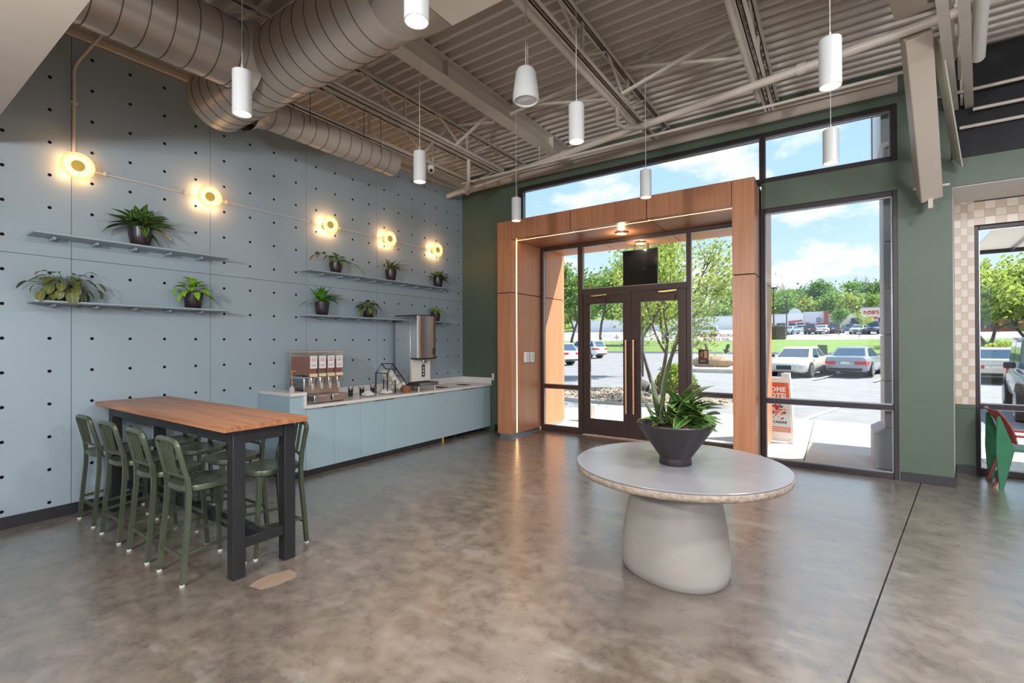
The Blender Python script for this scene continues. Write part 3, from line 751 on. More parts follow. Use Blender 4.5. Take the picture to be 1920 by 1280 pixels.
# cross bridging
def strut(name, label, p0, p1, w_=.028, cat='brace', grp=None, m_='steel'):
    o = MB().beam((0, 0, 0), tuple(Vector(p1) - Vector(p0)), w_, w_).build(name, m_, None, p0)
    return tag(o, label, cat, grp)
for y, a in ((5.12, 'back row'), (2.75, 'front row')):
    for x0, x1, q in ((4.0, 5.40, 'between the entrance joists'), (2.47, 4.0, 'right of the I-beam'), (1.5, 2.29, 'left of the I-beam'), (.8, 1.5, 'between the wall-side joists')):
        za = 4.44; zb_ = 4.76; l0 = 4.63 if x0 == 2.47 else za; l1 = 4.63 if x1 == 2.29 else za
        strut('bridging_bar', f'bridging bar rising to the right {q}, {a}', (x0 + .06, y, l0), (x1 - .06, y, zb_), grp='joist bridging')
        strut('bridging_bar', f'bridging bar falling to the right {q}, {a}', (x0 + .06, y + .06, zb_), (x1 - .06, y + .06, l1), grp='joist bridging')
# skewed framing of the wing at the right
MB_ = MB()
t = thing('skewed_roof_joist', 'pair of tan joist chords running to the black wall at the right', 'joist', (6.72, 4.779, 4.2))
dv = Vector((7.146 - 6.72, 7.08 - 4.779, 0)); st = -dv * 1.2
for k, (ox, z) in enumerate(((0, 0), (.12, 0))):
    MB().beam(tuple(st + Vector((ox, 0, z))), tuple(dv + Vector((ox, 0, z))), .07, .05).build('bottom_chord', 'steel', t)
    MB().beam(tuple(st + Vector((ox, 0, .58))), tuple(dv + Vector((ox, 0, .58))), .06, .05).build('top_chord', 'steel', t)
for i in range(7):
    a = st + (dv - st) * (i / 7); b2 = st + (dv - st) * ((i + .5) / 7); c = st + (dv - st) * ((i + 1) / 7)
    MB().beam(tuple(a + Vector((.06, 0, .02))), tuple(b2 + Vector((.06, 0, .56))), .022, .022).build('web_bar', 'steel', t)
    MB().beam(tuple(b2 + Vector((.06, 0, .56))), tuple(c + Vector((.06, 0, .02))), .022, .022).build('web_bar', 'steel', t)
t = thing('box_strut', 'big tan box-section strut sloping down in front of the green pilaster', 'strut', (6.907, 6.90, 3.233))
B0 = Vector((0, 0, 0)); B1 = Vector((6.646 - 6.907, 5.486 - 6.90, 4.37 - 3.233))
fr = (B1 - B0).normalized()
MB().beam(tuple(B0), tuple(B1), .19, .20, up=(0, 1, 0)).build('box_section', 'tan', t, bevel=.01)
MB().box(-.02, .02, -.09, -.07, -.16, .10).build('tail_plate', 'tan', t)
MB().cyl((-.14, -.05, .08), (.16, -.05, .08), .014, n=8).build('bolt', 'steel', t)
MB().beam(tuple(B1 + Vector((.16, .15, -.05))), (.26, .15, .35), .012, .16, up=(0, 1, 0)).build('gusset', 'steel', t)
t = thing('roof_beam', 'tan I-beam at the top right above the box strut', 'beam', (6.60, 5.30, 4.42))
d_ = Vector((-.42, -1.9, 0))
MB().beam((0, 0, .02), tuple(d_ + Vector((0, 0, .02))), .22, .02).build('bottom_flange', 'tan', t)
MB().beam((0, 0, .2), tuple(d_ + Vector((0, 0, .2))), .012, .34).build('web', 'tan', t)
MB().beam((0, 0, .385), tuple(d_ + Vector((0, 0, .385))), .22, .02).build('top_flange', 'tan', t)
# pipes
def pipe(name, label, pts, r, cat='pipe', m_='pipe', n=12, couplings=()):
    o = Vector(pts[0]); t = thing(name, label, cat, pts[0])
    P = [Vector(p) - o for p in pts]
    MB().tube(P, r, n).build('run', m_, t)
    for q in couplings:
        i = int(q); f_ = q - i; c = P[i].lerp(P[i + 1], f_); d = (P[i + 1] - P[i]).normalized() * .04
        MB().cyl(tuple(c - d), tuple(c + d), r * 1.3, n=n).build('coupling', m_, t)
    return t
pipe('sprinkler_pipe', 'thick sprinkler main running diagonally from the corner across the ceiling', [(.10, 6.585, 4.36), (.515, 6.508, 4.36), (7.095, 5.304, 4.36), (10.5, 4.68, 4.36)], .043, couplings=(1.35, 1.8))
pipe('branch_pipe', 'thin pipe along the back wall just under the joist ends', [(.9, 6.07, 4.30), (7.0, 6.07, 4.30)], .017)
pipe('branch_pipe', 'thin pipe hugging the tan band above the clerestory', [(1.2, 7.02, 4.66), (6.6, 7.02, 4.66)], .014)
pipe('drop_pipe', 'pipe dropping from the conduit joist and elbowing to the sprinkler main', [(1.42, 5.60, 4.44), (1.42, 5.60, 4.22), (1.36, 5.68, 4.15), (.95, 6.1, 4.15), (.9, 6.2, 4.16), (.86, 6.40, 4.33)], .028)
pipe('sprinkler_drop', 'sprinkler riser with elbow beside the entrance joist', [(3.93, 5.30, 4.60), (3.93, 5.30, 4.20), (3.99, 5.36, 4.16), (4.05, 5.82, 4.33)], .024)
for x, y, z1, l in ((2.35, 6.0, 4.60, 'hanger rod under the I-beam holding the sprinkler main'), (5.36, 5.62, 4.42, 'hanger rod under the right joist holding the sprinkler main')):
    pipe('hanger_rod', l, [(x, y + .16, 4.38), (x, y + .16, z1)], .007, 'rod')
pipe('joist_conduit', 'pair of conduits strapped along the second joist from the wall', [(1.58, .79, 4.45), (1.58, 6.3, 4.45)], .017, 'conduit', couplings=(.6, .75))
pipe('joist_conduit', 'conduit strapped to the joist over the entrance doors', [(3.92, .79, 4.40), (3.92, 6.0, 4.40)], .03, 'conduit')
pipe('joist_conduit', 'conduit strapped to the joist over the right side of the portal', [(5.33, .79, 4.40), (5.33, 6.1, 4.40)], .028, 'conduit')
pipe('ceiling_conduit', 'flexible conduit running over the deck to the pendant canopy', [(4.36, 5.10, 4.80), (4.5, 5.06, 4.79), (4.8, 4.95, 4.81), (5.1, 4.92, 4.78), (5.40, 4.86, 4.78)], .012, 'conduit')
pipe('wing_pipe', 'upper thin pipe crossing the black wall at the right', [(6.95, 6.98, 4.33), (7.25, 6.93, 4.31), (10.5, 6.9, 4.33)], .018)
pipe('wing_pipe', 'middle thin pipe crossing the black wall at the right', [(7.28, 7.0, 4.12), (10.5, 7.0, 4.12)], .018)
pipe('wing_pipe', 'lowest thin pipe crossing the black wall at the right', [(7.18, 7.05, 3.96), (10.5, 7.05, 3.96)], .018)
t = pipe('white_downpipe', 'short fat white pipe end hanging at the top right', [(6.98, 5.0, 4.30), (7.14, 6.0, 4.23)], .05, m_='white')
# ---- ducts
def seam_rings(t, axis, r, a, b, step):
    pts = [(0, r * math.cos(2 * PI * i / 40), r * math.sin(2 * PI * i / 40)) if axis == 'X' else (r * math.cos(2 * PI * i / 40), 0, r * math.sin(2 * PI * i / 40)) for i in range(40)]
    me = MB().tube(pts, .0045, 4, True).mesh('seam_ring'); me.materials.append(G['seam'])
    q = a
    while q < b:
        place('seam_ring', me, t, (q, 0, 0) if axis == 'X' else (0, q, 0)); q += step
def duct_ring(t, axis, q, r, w_=.05):
    c = (q - w_ / 2, 0, 0) if axis == 'X' else (0, q - w_ / 2, 0); e_ = (q + w_ / 2, 0, 0) if axis == 'X' else (0, q + w_ / 2, 0)
    MB().cyl(c, e_, r, n=40).build('collar', 'duct', t)
ZD = 4.09
t = thing('spiral_duct', 'large spiral duct running along the panelled wall towards the camera', 'duct', (1.80, 0, ZD))
MB().cyl((0, .775, 0), (0, 2.03, 0), .271, n=48, cap=False).build('body', 'duct', t)
seam_rings(t, 'Y', .271, .856, 2.0, .155)
MB().lathe([(.278, 0), (.33, .11)], 40, cap0=False, cap1=False).build('saddle', 'duct', t, (0, 1.99, 0), rot=(R(-90), 0, 0))
t = thing('spiral_duct', 'large spiral trunk duct crossing the room, with closed end by the wall', 'duct', (0, 2.295, ZD))
MB().cyl((.85, 0, 0), (3.46, 0, 0), .288, n=48, cap=False).build('body', 'duct', t)
MB().lathe([(.29, .848), (.29, .85), (.25, .85)], 48, cap0=True, cap1=True, axis='X').build('end_cap', 'duct', t)
seam_rings(t, 'X', .288, .95, 3.42, .155)
duct_ring(t, 'X', 2.45, .293, .04); duct_ring(t, 'X', 3.44, .293)
ring0 = [(3.46, .288 * math.cos(2 * PI * i / 32), .288 * math.sin(2 * PI * i / 32)) for i in range(32)]
def rect_pt(i):
    a = 2 * PI * i / 32; c, s_ = math.cos(a), math.sin(a); k_ = 1 / max(abs(c) / .29, abs(s_) / .29); return (3.86, -.12 + c * k_, .01 + s_ * k_)
MB().loft([ring0, [rect_pt(i) for i in range(32)]], cap=False).build('transition', 'duct', t)
MB().box(3.86, 6.6, -.41, .17, -.28, .30).build('plenum', 'tan', t, bevel=.005)
t = thing('spiral_duct', 'smaller spiral branch duct with closed end along the panelled wall', 'duct', (1.02, 0, ZD))
MB().cyl((0, 2.50, 0), (0, 4.45, 0), .164, n=40).build('body', 'duct', t)
seam_rings(t, 'Y', .164, 2.72, 4.42, .155)
MB().lathe([(.26, 0), (.19, .08), (.172, .14), (.172, .17)], 40, cap0=False, cap1=False).build('saddle', 'duct', t, (0, 2.52, 0), rot=(R(-90), 0, 0))
for y in (3.1, 4.1): MB().tube([(-.168, y, 0), (-.168, y, .70)], .004, 5).tube([(.168, y, 0), (.168, y, .70)], .004, 5).build('hanger_strap', 'seam', t)
# wires and boxes by the corner
t = thing('dome_camera', 'white dome security camera near the ceiling corner', 'camera', (.78, 5.45, 4.32))
MB().cyl((0, 0, .05), (0, 0, .12), .055, n=20).build('mount', 'white', t)
MB().sphere((0, 0, .04), .05, 16, 10).build('housing', 'white', t)
MB().sphere((.025, -.03, .02), .028, 12, 8).build('lens', 'black', t)

# ================================================================== LAMPS
PEND_W = 34
lens_m = mat('pendant_lens', srgb(255, 228, 180), .4, emit=(1, .8, .52, 1), estr=14, var=.02)
inner_m = mat('pendant_reflector', srgb(248, 236, 214), .35, var=.02)
def pendant():
    t = thing('pendant_light', 'white cylinder pendant', 'pendant light', group='white cylinder pendants')
    MB().lathe([(.057, .0), (.062, .0), (.062, .296), (.058, .30), (.0, .30)], 28, cap0=False, cap1=False).build('shade', 'lampwhite', t)
    MB().lathe([(.057, .001), (.040, .045)], 28, cap0=False, cap1=False).build('reflector', inner_m, t)
    MB().lathe([(.040, .044), (.040, .048)], 24).build('lens', lens_m, t)
    MB().cyl((0, 0, .30), (0, 0, .345), .006, n=8).build('stem', 'lampwhite', t)
    MB().cyl((0, 0, .345), (0, 0, 1.56), .0028, n=6).build('cable', 'lampwhite', t)
    MB().cyl((0, 0, 1.545), (0, 0, 1.60), .045, n=20).build('canopy', 'lampwhite', t)
    return t
pspots = [(2.608, 1.67, 'white cylinder pendant hanging in front of the big duct at upper left'), (4.31, 1.687, 'white cylinder pendant at the top edge by the duct end'),
          (2.623, 3.376, 'white cylinder pendant hanging before the joists near the corner camera'), (4.333, 3.423, 'white cylinder pendant hanging just right of the white speaker'),
          (2.58, 5.174, 'white cylinder pendant overlapping the top left of the portal'), (4.315, 5.166, 'white cylinder pendant in front of the portal header'),
          (6.022, 3.60, 'large-looking white cylinder pendant above the window at upper right'), (6.017, 5.14, 'grey-looking cylinder pendant against the right clerestory pane'),
          (6.02, 1.68, 'white cylinder pendant overhead, out of view'), (7.75, 1.68, 'white cylinder pendant over the right wing, out of view'), (2.61, -.9, 'added white cylinder pendant behind the camera, for fill light')]  # the pendant behind the camera is an extra, added to light the room
p0 = pendant()
for i, (x, y, lab) in enumerate(pspots):
    o = p0 if i == 0 else dup(p0, (0, 0, 0), 0, lab)
    o.location = (x, y, 3.23); o['label'] = lab
    spot('pendant_lamp', (0, 0, .02), PEND_W, (1, .92, .82), R(125), .9, .04, None, o)
# pendant loudspeaker
t = thing('pendant_speaker', 'white pendant loudspeaker hanging on a cable over the round table', 'speaker', (3.954, 3.264, 3.60))
MB().lathe([(.098, 0), (.108, .012), (.106, .06), (.082, .235), (.066, .262), (.0, .268)], 32, cap0=False, cap1=False).build('cabinet', 'lampwhite', t)
MB().lathe([(.098, .002), (.090, .012), (.0, .004)], 32, cap0=False, cap1=False).build('grille', mat('speaker_grille', srgb(206, 204, 202), .6, var=.1, scale=200), t)
MB().cyl((0, 0, .268), (0, 0, 1.22), .0035, n=6).cyl((.02, 0, .268), (.01, 0, 1.22), .002, n=5).build('cable', 'lampwhite', t)
# wall sconces
glow = mat('sconce_glow', srgb(255, 220, 120), .4, emit=(1, .55, .10, 1), estr=1.2, var=.02)
hot = mat('sconce_hot', srgb(255, 236, 190), .4, emit=(1, .70, .24, 1), estr=1.9, var=.02)
rimg = mat('sconce_rim_glass', srgb(255, 226, 180), .1, emit=(1, .62, .30, 1), estr=.5, var=.02, alpha=.75)
SC_W = 2.8
def sconce():
    t = thing('wall_sconce', 'round glowing amber sconce', 'wall sconce', group='amber sconces strung along a conduit')
    MB().lathe([(.058, 0), (.058, .03), (.04, .045), (.04, .075)], 24, axis='X').build('base', 'brass', t)
    MB().lathe([(.05, .05), (.085, .07), (.102, .105), (.102, .118), (.048, .118)], 36, axis='X', cap0=False, cap1=False).build('bowl', glow, t)
    MB().lathe([(.1015, .1185), (.075, .1205), (.05, .1185)], 36, axis='X', cap0=False, cap1=False).build('lit_ring', hot, t)
    MB().lathe([(.10, .108), (.118, .122), (.126, .130), (.128, .127), (.12, .118), (.102, .103)], 40, axis='X', cap0=False, cap1=False).build('glass_rim', rimg, t)
    MB().lathe([(.05, .112), (.052, .130), (.0, .134)], 28, axis='X', cap0=False, cap1=False).build('centre_disc', mat('sconce_disc_painted_glow', srgb(170, 140, 60), .4, emit=(.62, .42, .08, 1), estr=.42, var=.05), t)  # brass disc is no lamp; weak emission paints the bulb's light on it
    return t
s0 = sconce()
slabs = ['round glowing amber sconce at far left above the broad-leaf shelf plant', 'round glowing amber sconce second from left, over the end of the upper left shelf', 'middle round amber sconce of the row of five',
         'brightest whitish sconce, fourth of the row of five', 'smallest-looking amber sconce nearest the green wall']
for i, (y, lab) in enumerate(zip((1.378, 2.524, 4.091, 5.184, 6.294), slabs)):
    o = s0 if i == 0 else dup(s0, (0, 0, 0), 0, lab)
    o.location = (.001, y, 3.31); o['label'] = lab
    for q in range(4): point('sconce_lamp', (.055, .10 * math.cos(R(45 + 90 * q)), .10 * math.sin(R(45 + 90 * q))), SC_W / 4, (1, .50, .20), .004, o)
ys = [1.378, 2.524, 4.091, 5.184, 6.294]
for i in range(4):
    o = MB().cyl((0, 0, 0), (0, ys[i + 1] - ys[i] - .118, 0), .0085, n=8).build('conduit_run', 'steel')
    t = thing('sconce_conduit', ['thin conduit between the first and second sconce', 'thin conduit between the second and third sconce', 'thin conduit between the third and fourth sconce', 'thin conduit between the fourth and last sconce'][i], 'conduit', (.020, ys[i] + .059, 3.318))
    o.parent = t
    for q in (.16, ys[i + 1] - ys[i] - .28): MB().box(-.018, .012, q, q + .02, -.014, .022).build('strap', 'steel', t)
t = thing('sconce_conduit', 'vertical conduit rising from the first sconce to the ceiling', 'conduit', (.022, 1.372, 3.37))
MB().tube([(0, 0, 0), (0, 0, .86), (.006, .01, .93), (.03, .04, 1.0), (.12, .14, 1.20), (.16, .18, 1.28)], .013, 10).build('conduit_run', 'steel', t)
for z in (.06, .56): MB().box(-.021, .014, -.022, .03, z, z + .018).build('strap', 'steel', t)

# ================================================================== SHELVES
def shelf(label, y0, y1, j, ks):
    z = ROW(j) + .0145
    t = thing('wall_shelf', label, 'shelf', (0, (y0 + y1) / 2, ROW(j)), group='thin wall shelves on pegs')
    yc = (y0 + y1) / 2
    MB().box(.001, .265, y0 - yc, y1 - yc, .0145, .0325).build('board', 'panel', t, bevel=.002)
    me = MB().cyl((-.018, 0, 0), (.158, 0, 0), .0142, n=14).mesh('peg'); me.materials.append(G['panel'])
    for k in ks: place('peg', me, t, (0, COLM(k) - yc, 0))
    return t
shelf('upper left pale shelf on five pegs holding one broad-leaf plant', 1.055, 2.68, 3, range(1, 6))
shelf('lower left pale shelf on five pegs holding prayer plant and lime plant', 1.055, 2.68, 1, range(1, 6))
shelf('upper right pale shelf with three potted plants', 3.68, 6.53, 3, range(10, 19))
shelf('lower right pale shelf with three potted plants behind the ice machine', 3.68, 6.53, 1, range(10, 19))

# ================================================================== BAR TABLE AND STOOLS
t = thing('bar_table', 'long butcher-block bar table on black square steel legs', 'table', (1.415, 1.81, 0))
x0, x1, ya, yb_ = .12 - 1.415, 2.71 - 1.415, 1.505 - 1.81, 2.105 - 1.81
tp = None
nst = 8
for i in range(nst):
    a = ya + (yb_ - ya) * i / nst; b_ = ya + (yb_ - ya) * (i + 1) / nst
    off = random.uniform(-5, 5)
    o = MB().box(x0 - off, x1 - off, a + .0002, b_ - .0002, 1.029, 1.067).build('top_stave', 'tabletop', t, (off, 0, 0), bevel=.0008)
for sx in (0, 1):
    for sy in (0, 1):
        lx = (2.645 - .042 if sx else .19 + .042) - 1.415; ly = (2.042 - .042 if sy else 1.59 + .042) - 1.81
        MB().box(lx - .042, lx + .042, ly - .042, ly + .042, 0, 1.028).build('leg', 'black', t, bevel=.004)
LX0, LX1 = .274 - 1.415, 2.561 - 1.415
for ly in (1.59 - 1.81, 2.042 - 1.81 - .04): MB().box(LX0, LX1, ly + .002, ly + .042, .93, 1.028).build('apron', 'black', t, bevel=.002)
for lx in (LX0 - .084, LX1): MB().box(lx + .004, lx + .044 + .03, 1.674 - 1.81, 1.958 - 1.81, .93, 1.028).build('apron', 'black', t, bevel=.002)
for lx in (LX0 - .06, LX1 + .02): MB().box(lx, lx + .05, 1.674 - 1.81, 1.958 - 1.81, .195, .265).build('stretcher', 'black', t, bevel=.003)
MB().box(LX0 - .01, LX1 + .02, -.03, .03, .195, .265).build('stretcher', 'black', t, bevel=.003)

def make_stool():
    t = thing('counter_stool', 'stool', 'stool', group='green metal counter stools')
    # seat: dished, rounded shield
    n = 28; rings = []
    def outline(k_, z, dz=0):
        pts = []
        for i in range(n):
            a = 2 * PI * i / n; c, s_ = math.cos(a), math.sin(a); e_ = 3.2
            r_ = (abs(c) ** e_ + abs(s_) ** e_) ** (-1 / e_)
            wx = .195 + (.012 if s_ > 0 else 0) * s_
            x, y = wx * r_ * c * k_, .195 * r_ * s_ * k_
            pts.append((x, y, z + dz * (.4 - (x / .2) ** 2 * 0)))
        return pts
    MB().loft([outline(.93, .605), outline(1.0, .615), outline(1.0, .642), outline(.985, .650), outline(.80, .644), outline(.45, .634), outline(.08, .631)]).build('seat', 'stool', t)
    for sx in (-1, 1):
        MB().tube([(sx * .193, -.205, .012), (sx * .190, -.185, .25), (sx * .182, -.165, .50), (sx * .180, -.162, .62), (sx * .180, -.172, .72)], .0205, 4).build('leg', 'stool', t, smooth=0)
        MB().tube([(sx * .190, .197, .012), (sx * .176, .170, .45), (sx * .172, .160, .61)], .018, 4, radii=[.017, .021, .025]).build('leg', 'stool', t, smooth=0)
        MB().cyl((sx * .193, -.205, 0), (sx * .193, -.205, .014), .017, n=10).build('foot', 'foot', t)
        MB().cyl((sx * .190, .197, 0), (sx * .190, .197, .014), .016, n=10).build('foot', 'foot', t)
        MB().beam((sx * .191, -.188, .205), (sx * .184, .186, .235), .012, .022).build('side_stretcher', 'stool', t)
    MB().beam((-.190, -.192, .178), (.190, -.192, .178), .012, .026).build('rear_stretcher', 'stool', t)
    MB().beam((-.182, .187, .255), (.182, .187, .255), .012, .026).build('front_stretcher', 'stool', t)
    # back: posts running into a rounded top rail
    pts = []
    def bp(z): return -.172 - (z - .72) * .235
    for z in (.70, .80, .88): pts.append((-.178 + (z - .7) * .05, bp(z), z))
    for i in range(1, 6):
        a = PI - i * PI / 12; pts.append((-.118 + .052 * math.cos(a), bp(.915 + .048 * math.sin(a)), .915 + .048 * math.sin(a)))
    pts += [(-.08, bp(.966) - .004, .967), (0, bp(.968) - .01, .969)]
    pts += [(-p[0], p[1], p[2]) for p in reversed(pts[:-1])]
    MB().tube(pts, .0185, 8).build('back_frame', 'stool', t)
    lo = MB().tube([(-.165, bp(.715), .712), (-.08, bp(.72) - .022, .722), (.08, bp(.72) - .022, .722), (.165, bp(.715), .712)], .011, 6).build('lower_back_rail', 'stool', t)
    for x in (-.062, 0, .062): MB().beam((x, bp(.725) - .02, .72), (x * .92, bp(.955) - .008, .955), .022, .008).build('slat', 'stool', t)
    return t
st0 = make_stool()
sl = [('first', .416), ('second', 1.039), ('third', 1.653), ('fourth', 2.24)]
lab_n = ['green stool by the wall in the near row, back to the viewer', 'green stool second from the wall in the near row', 'green stool third from the wall in the near row', 'green stool closest to the viewer in the near row of the table']
lab_f = ['green stool by the wall on the far side of the bar table', 'green stool second from the wall on the far side of the bar table', 'green stool third from the wall on the far side of the table', 'green stool at the open end on the far side, back beside the cabinet']
for i, (_, x) in enumerate(sl):
    o = st0 if i == 0 else dup(st0, (0, 0, 0), 0, lab_n[i]); o.location = (x, 1.575, 0); o['label'] = lab_n[i]; o.rotation_euler = (0, 0, R(random.uniform(-1.5, 1.5)))
for i, x in enumerate((.43, 1.04, 1.65, 2.26)):
    dup(st0, (x + .01, 2.045, 0), PI + R(random.uniform(-2, 2)), lab_f[i])

# ================================================================== COUNTER
t = thing('countertop', 'white quartz counter with raised ledge and low backsplash', 'countertop', (.36, 5.2, .826))
cy = 5.2; cx = .36; cz = .826
def ct(x0, x1, y0, y1, z0, z1, nm, m_='quartz', bev=.003): return MB().box(x0 - cx, x1 - cx, y0 - cy, y1 - cy, z0 - cz, z1 - cz).build(nm, m_, t, bevel=bev)
ct(.002, .725, 3.352, 7.115, .826, .864, 'slab')
ct(.002, .725, 3.14, 3.352, .990, 1.030, 'raised_ledge')
ct(.02, .722, 3.315, 3.351, .830, .989, 'ledge_riser')
ct(.002, .022, 3.352, 7.09, .865, .978, 'backsplash'); ct(.002, .722, 7.092, 7.114, .865, .978, 'backsplash')
ct(.30, .52, 5.98, 6.12, .8641, .868, 'waste_opening', 'gap', 0); ct(.30, .52, 6.58, 6.72, .8641, .868, 'waste_opening', 'gap', 0)
seams = [3.352, 3.748, 4.155, 4.571, 4.990, 5.406, 5.826, 6.461, 7.10]
names = ['blue base cabinet under the juice dispenser, next to the ledge', 'blue base cabinet second from the ledge, under the juice dispenser edge', 'blue base cabinet third from the ledge, under the cutlery cups', 'blue base cabinet fourth from the ledge, under the lid rack',
         'blue base cabinet fifth from the ledge, left under the ice machine', 'blue base cabinet sixth from the ledge, right under the ice machine', 'wide blue cabinet below the first waste opening', 'wide blue cabinet at the corner by the green wall']
for i in range(8):
    a, b_ = seams[i], seams[i + 1]; yc = (a + b_) / 2; hw = (b_ - a) / 2
    c = thing('base_cabinet', names[i], 'cabinet', (.36, yc, 0), group='blue base cabinets in the counter')
    z0 = .078
    MB().box(-.358, .318, -hw + .001, hw - .001, z0, .824).build('carcass', 'cab', c)
    MB().box(.320, .340, -hw + .0015, hw - .0015, z0 - .006, .822).build('door', 'cab', c, bevel=.0012)
    hy = .06 if i % 2 == 0 else -.06
    pl = MB().box(.338, .352, hy - .075 + (hw - .16) * (1 if i % 2 == 0 else -1), hy + .075 + (hw - .16) * (1 if i % 2 == 0 else -1), .815, .8225).build('edge_pull', 'frame', c)
    if i < 6: MB().box(-.3, .336, -hw, hw, .0, .076).build('toe_kick', 'base', c)
    else: MB().box(-.30, .05, -hw + .01, hw - .01, 0, .076).box(.27, .30, -.03, .03, 0, .076).build('toe_kick', 'base', c)
c = thing('end_cabinet', 'blue end panel cabinet carrying the raised ledge', 'cabinet', (.36, 3.245, 0))
MB().box(-.358, .34, -.10, .105, .078, .988).build('carcass', 'cab', c, bevel=.0015)
MB().box(-.358, .336, -.098, .105, 0, .076).build('toe_kick', 'base', c)
tag(box('yellow_tag', mat('yellow_plastic', srgb(226, 186, 40), .5, var=.1), .692, .712, 5.775, 5.80, 0, .075, bevel=.003), 'small yellow tag at the foot of the blue cabinets', 'tag')

# ---- juice dispenser
jd = thing('juice_dispenser', 'steel juice dispenser with four labelled clear tanks', 'juice dispenser', (.33, 3.735, .864))
MB().box(-.23, .12, -.255, .255, .03, .315).build('housing', 'stainless', jd, bevel=.006)
b = MB()
for i in range(13): b.box(-.20, .10, -.262, -.254, .06 + i * .019, .069 + i * .019)
b.build('side_louvres', 'gap', jd)
MB().box(-.23, .20, -.255, .255, .315, .335).build('deck_plate', 'stainless', jd, bevel=.003)
MB().box(.12, .24, -.255, .255, .0, .03).build('drip_ledge', 'stainless', jd, bevel=.003)
for y in (-.13, .13): MB().box(.20, .335, y - .118, y + .118, .02, .105).build('drip_tray', 'stainless', jd, bevel=.008)
for x in (-.2, .1):
    for y in (-.23, .23): MB().cyl((x, y, 0), (x, y, .03), .014, n=8).build('foot', 'black', jd)
tankm = mat('tank_plastic', srgb(226, 214, 198), .08, var=.02, alpha=.14)
cols = [(124, 52, 28), (84, 34, 28), (104, 18, 22), (116, 26, 20)]
for i, y in enumerate((-.19, -.063, .063, .19)):
    lvl = (.235, .105, .20, .20)[i]
    tk = MB().hexa([(-.20, y - .055, .345), (.215, y - .055, .345), (.215, y + .055, .345), (-.20, y + .055, .345)], [(-.235, y - .058, .640), (.235, y - .058, .640), (.235, y + .058, .640), (-.235, y + .058, .640)]).build('tank', tankm, jd, bevel=.008)
    MB().box(-.195, .208, y - .05, y + .05, .352, .352 + lvl).build('juice', mat('juice_%s' % 'abcd'[i], srgb(*cols[i]), .15, var=.08), tk)
    MB().box(-.24, .24, y - .060, y + .060, .640, .664).build('lid', mat('lid_plastic', srgb(206, 188, 172), .2, var=.05, alpha=.6), tk, bevel=.004)
    lb = MB().box(.229, .233, y - .048, y + .048, .44, .60).build('label_card', 'signwhite', tk)
    q = MB()
    for k, (w_, z) in enumerate(((.05, .57), (.07, .548), (.062, .532), (.07, .49), (.06, .478), (.064, .466))): q.box(.233, .2336, y - w_ / 2, y + w_ / 2, z, z + (.008 if k < 3 else .005))
    q.build('label_print', mat('label_print', srgb(206, 96, 104), .6, var=.1), lb)
    MB().box(.215, .238, y - .05, y + .05, .335, .375).build('name_strip', mat('strip_cream', srgb(232, 214, 176), .4, var=.03), tk)
    MB().box(.16, .215, y - .028, y + .028, .215, .33).build('spigot', 'stainless', jd, bevel=.01)
    MB().box(.20, .222, y - .014, y + .014, .17, .25).build('lever', 'lampwhite', jd, bevel=.006)
# pump bottle on the ledge
pb = thing('pump_bottle', 'small clear bottle with brass-coloured pump on the raised ledge', 'pump bottle', (.56, 3.255, 1.030))
MB().lathe([(.028, 0), (.032, .006), (.030, .05), (.012, .07), (.012, .08)], 18).build('bottle', mat('clear_plastic', srgb(214, 210, 204), .1, var=.03, alpha=.6), pb)
MB().cyl((0, 0, .08), (0, 0, .25), .006, n=8).cyl((0, 0, .105), (0, 0, .125), .011, n=10).build('pump_tube', mat('pump_amber', srgb(186, 130, 40), .4, var=.1), pb)
MB().beam((-.005, -.012, .252), (.035, .03, .258), .016, .010).build('spout', MATS['pump_amber'], pb)
# ---- ice and water machine
im = thing('ice_machine', 'tall stainless ice and water dispenser on the counter', 'ice machine', (.36, 5.515, .864))
MB().box(-.25, .10, -.215, .215, .12, 1.20).build('body', 'stainless', im, bevel=.004)
rr = []
for z in (.528, 1.20):
    pts = [(.095, -.215, z), (.10, .215, z)]
    pts = [(.10, .215, z)] + [(.24 + .03 * math.cos(a), .205 * math.sin(a) * 1.04, z) for a in [R(q) for q in (80, 62, 45, 30, 15, 0, -15, -30, -45, -62, -80)]] + [(.10, -.215, z)]
    rr.append(pts)
MB().loft(rr).build('curved_front', 'stainless', im, smooth=50)
MB().box(-.25, .27, -.218, .218, 1.20, 1.212).build('top_cap', 'black', im, bevel=.003)
MB().box(.10, .262, -.21, .21, .505, .528).build('visor', 'gap', im, bevel=.003)
MB().box(.10, .13, -.20, .20, .15, .505).build('splash_panel', mat('splash_cream', srgb(228, 226, 214), .4, var=.03), im)
MB().box(.13, .138, .0, .075, .215, .415).build('control_panel', mat('panel_blue', srgb(74, 80, 104), .3, var=.05), im, bevel=.003)
b = MB(); b.cyl((.138, .036, .36), (.1395, .036, .36), .014, n=12); b.box(.138, .1395, .022, .052, .30, .325); b.cyl((.138, .036, .26), (.1395, .036, .26), .014, n=12)
b.build('panel_icons', 'signwhite', im, smooth=0)
MB().box(.13, .18, .0, .07, .44, .505).build('ice_chute', 'stainless', im, bevel=.006)
MB().box(-.25, .30, -.22, .22, .085, .135).build('drip_tray', 'gap', im, bevel=.004)
MB().box(.30, .306, -.21, .21, .088, .132).build('tray_front', 'alu', im)
for x in (-.2, .25):
    for y in (-.18, .18): MB().cyl((x, y, 0), (x, y, .085), .018, n=12).build('leg', 'stainless', im)
MB().box(.262, .268, .12, .155, .58, .68).build('badge', 'gap', im, bevel=.01); MB().box(.255, .262, .15, .18, 1.15, 1.175).build('maker_plate', 'gap', im)
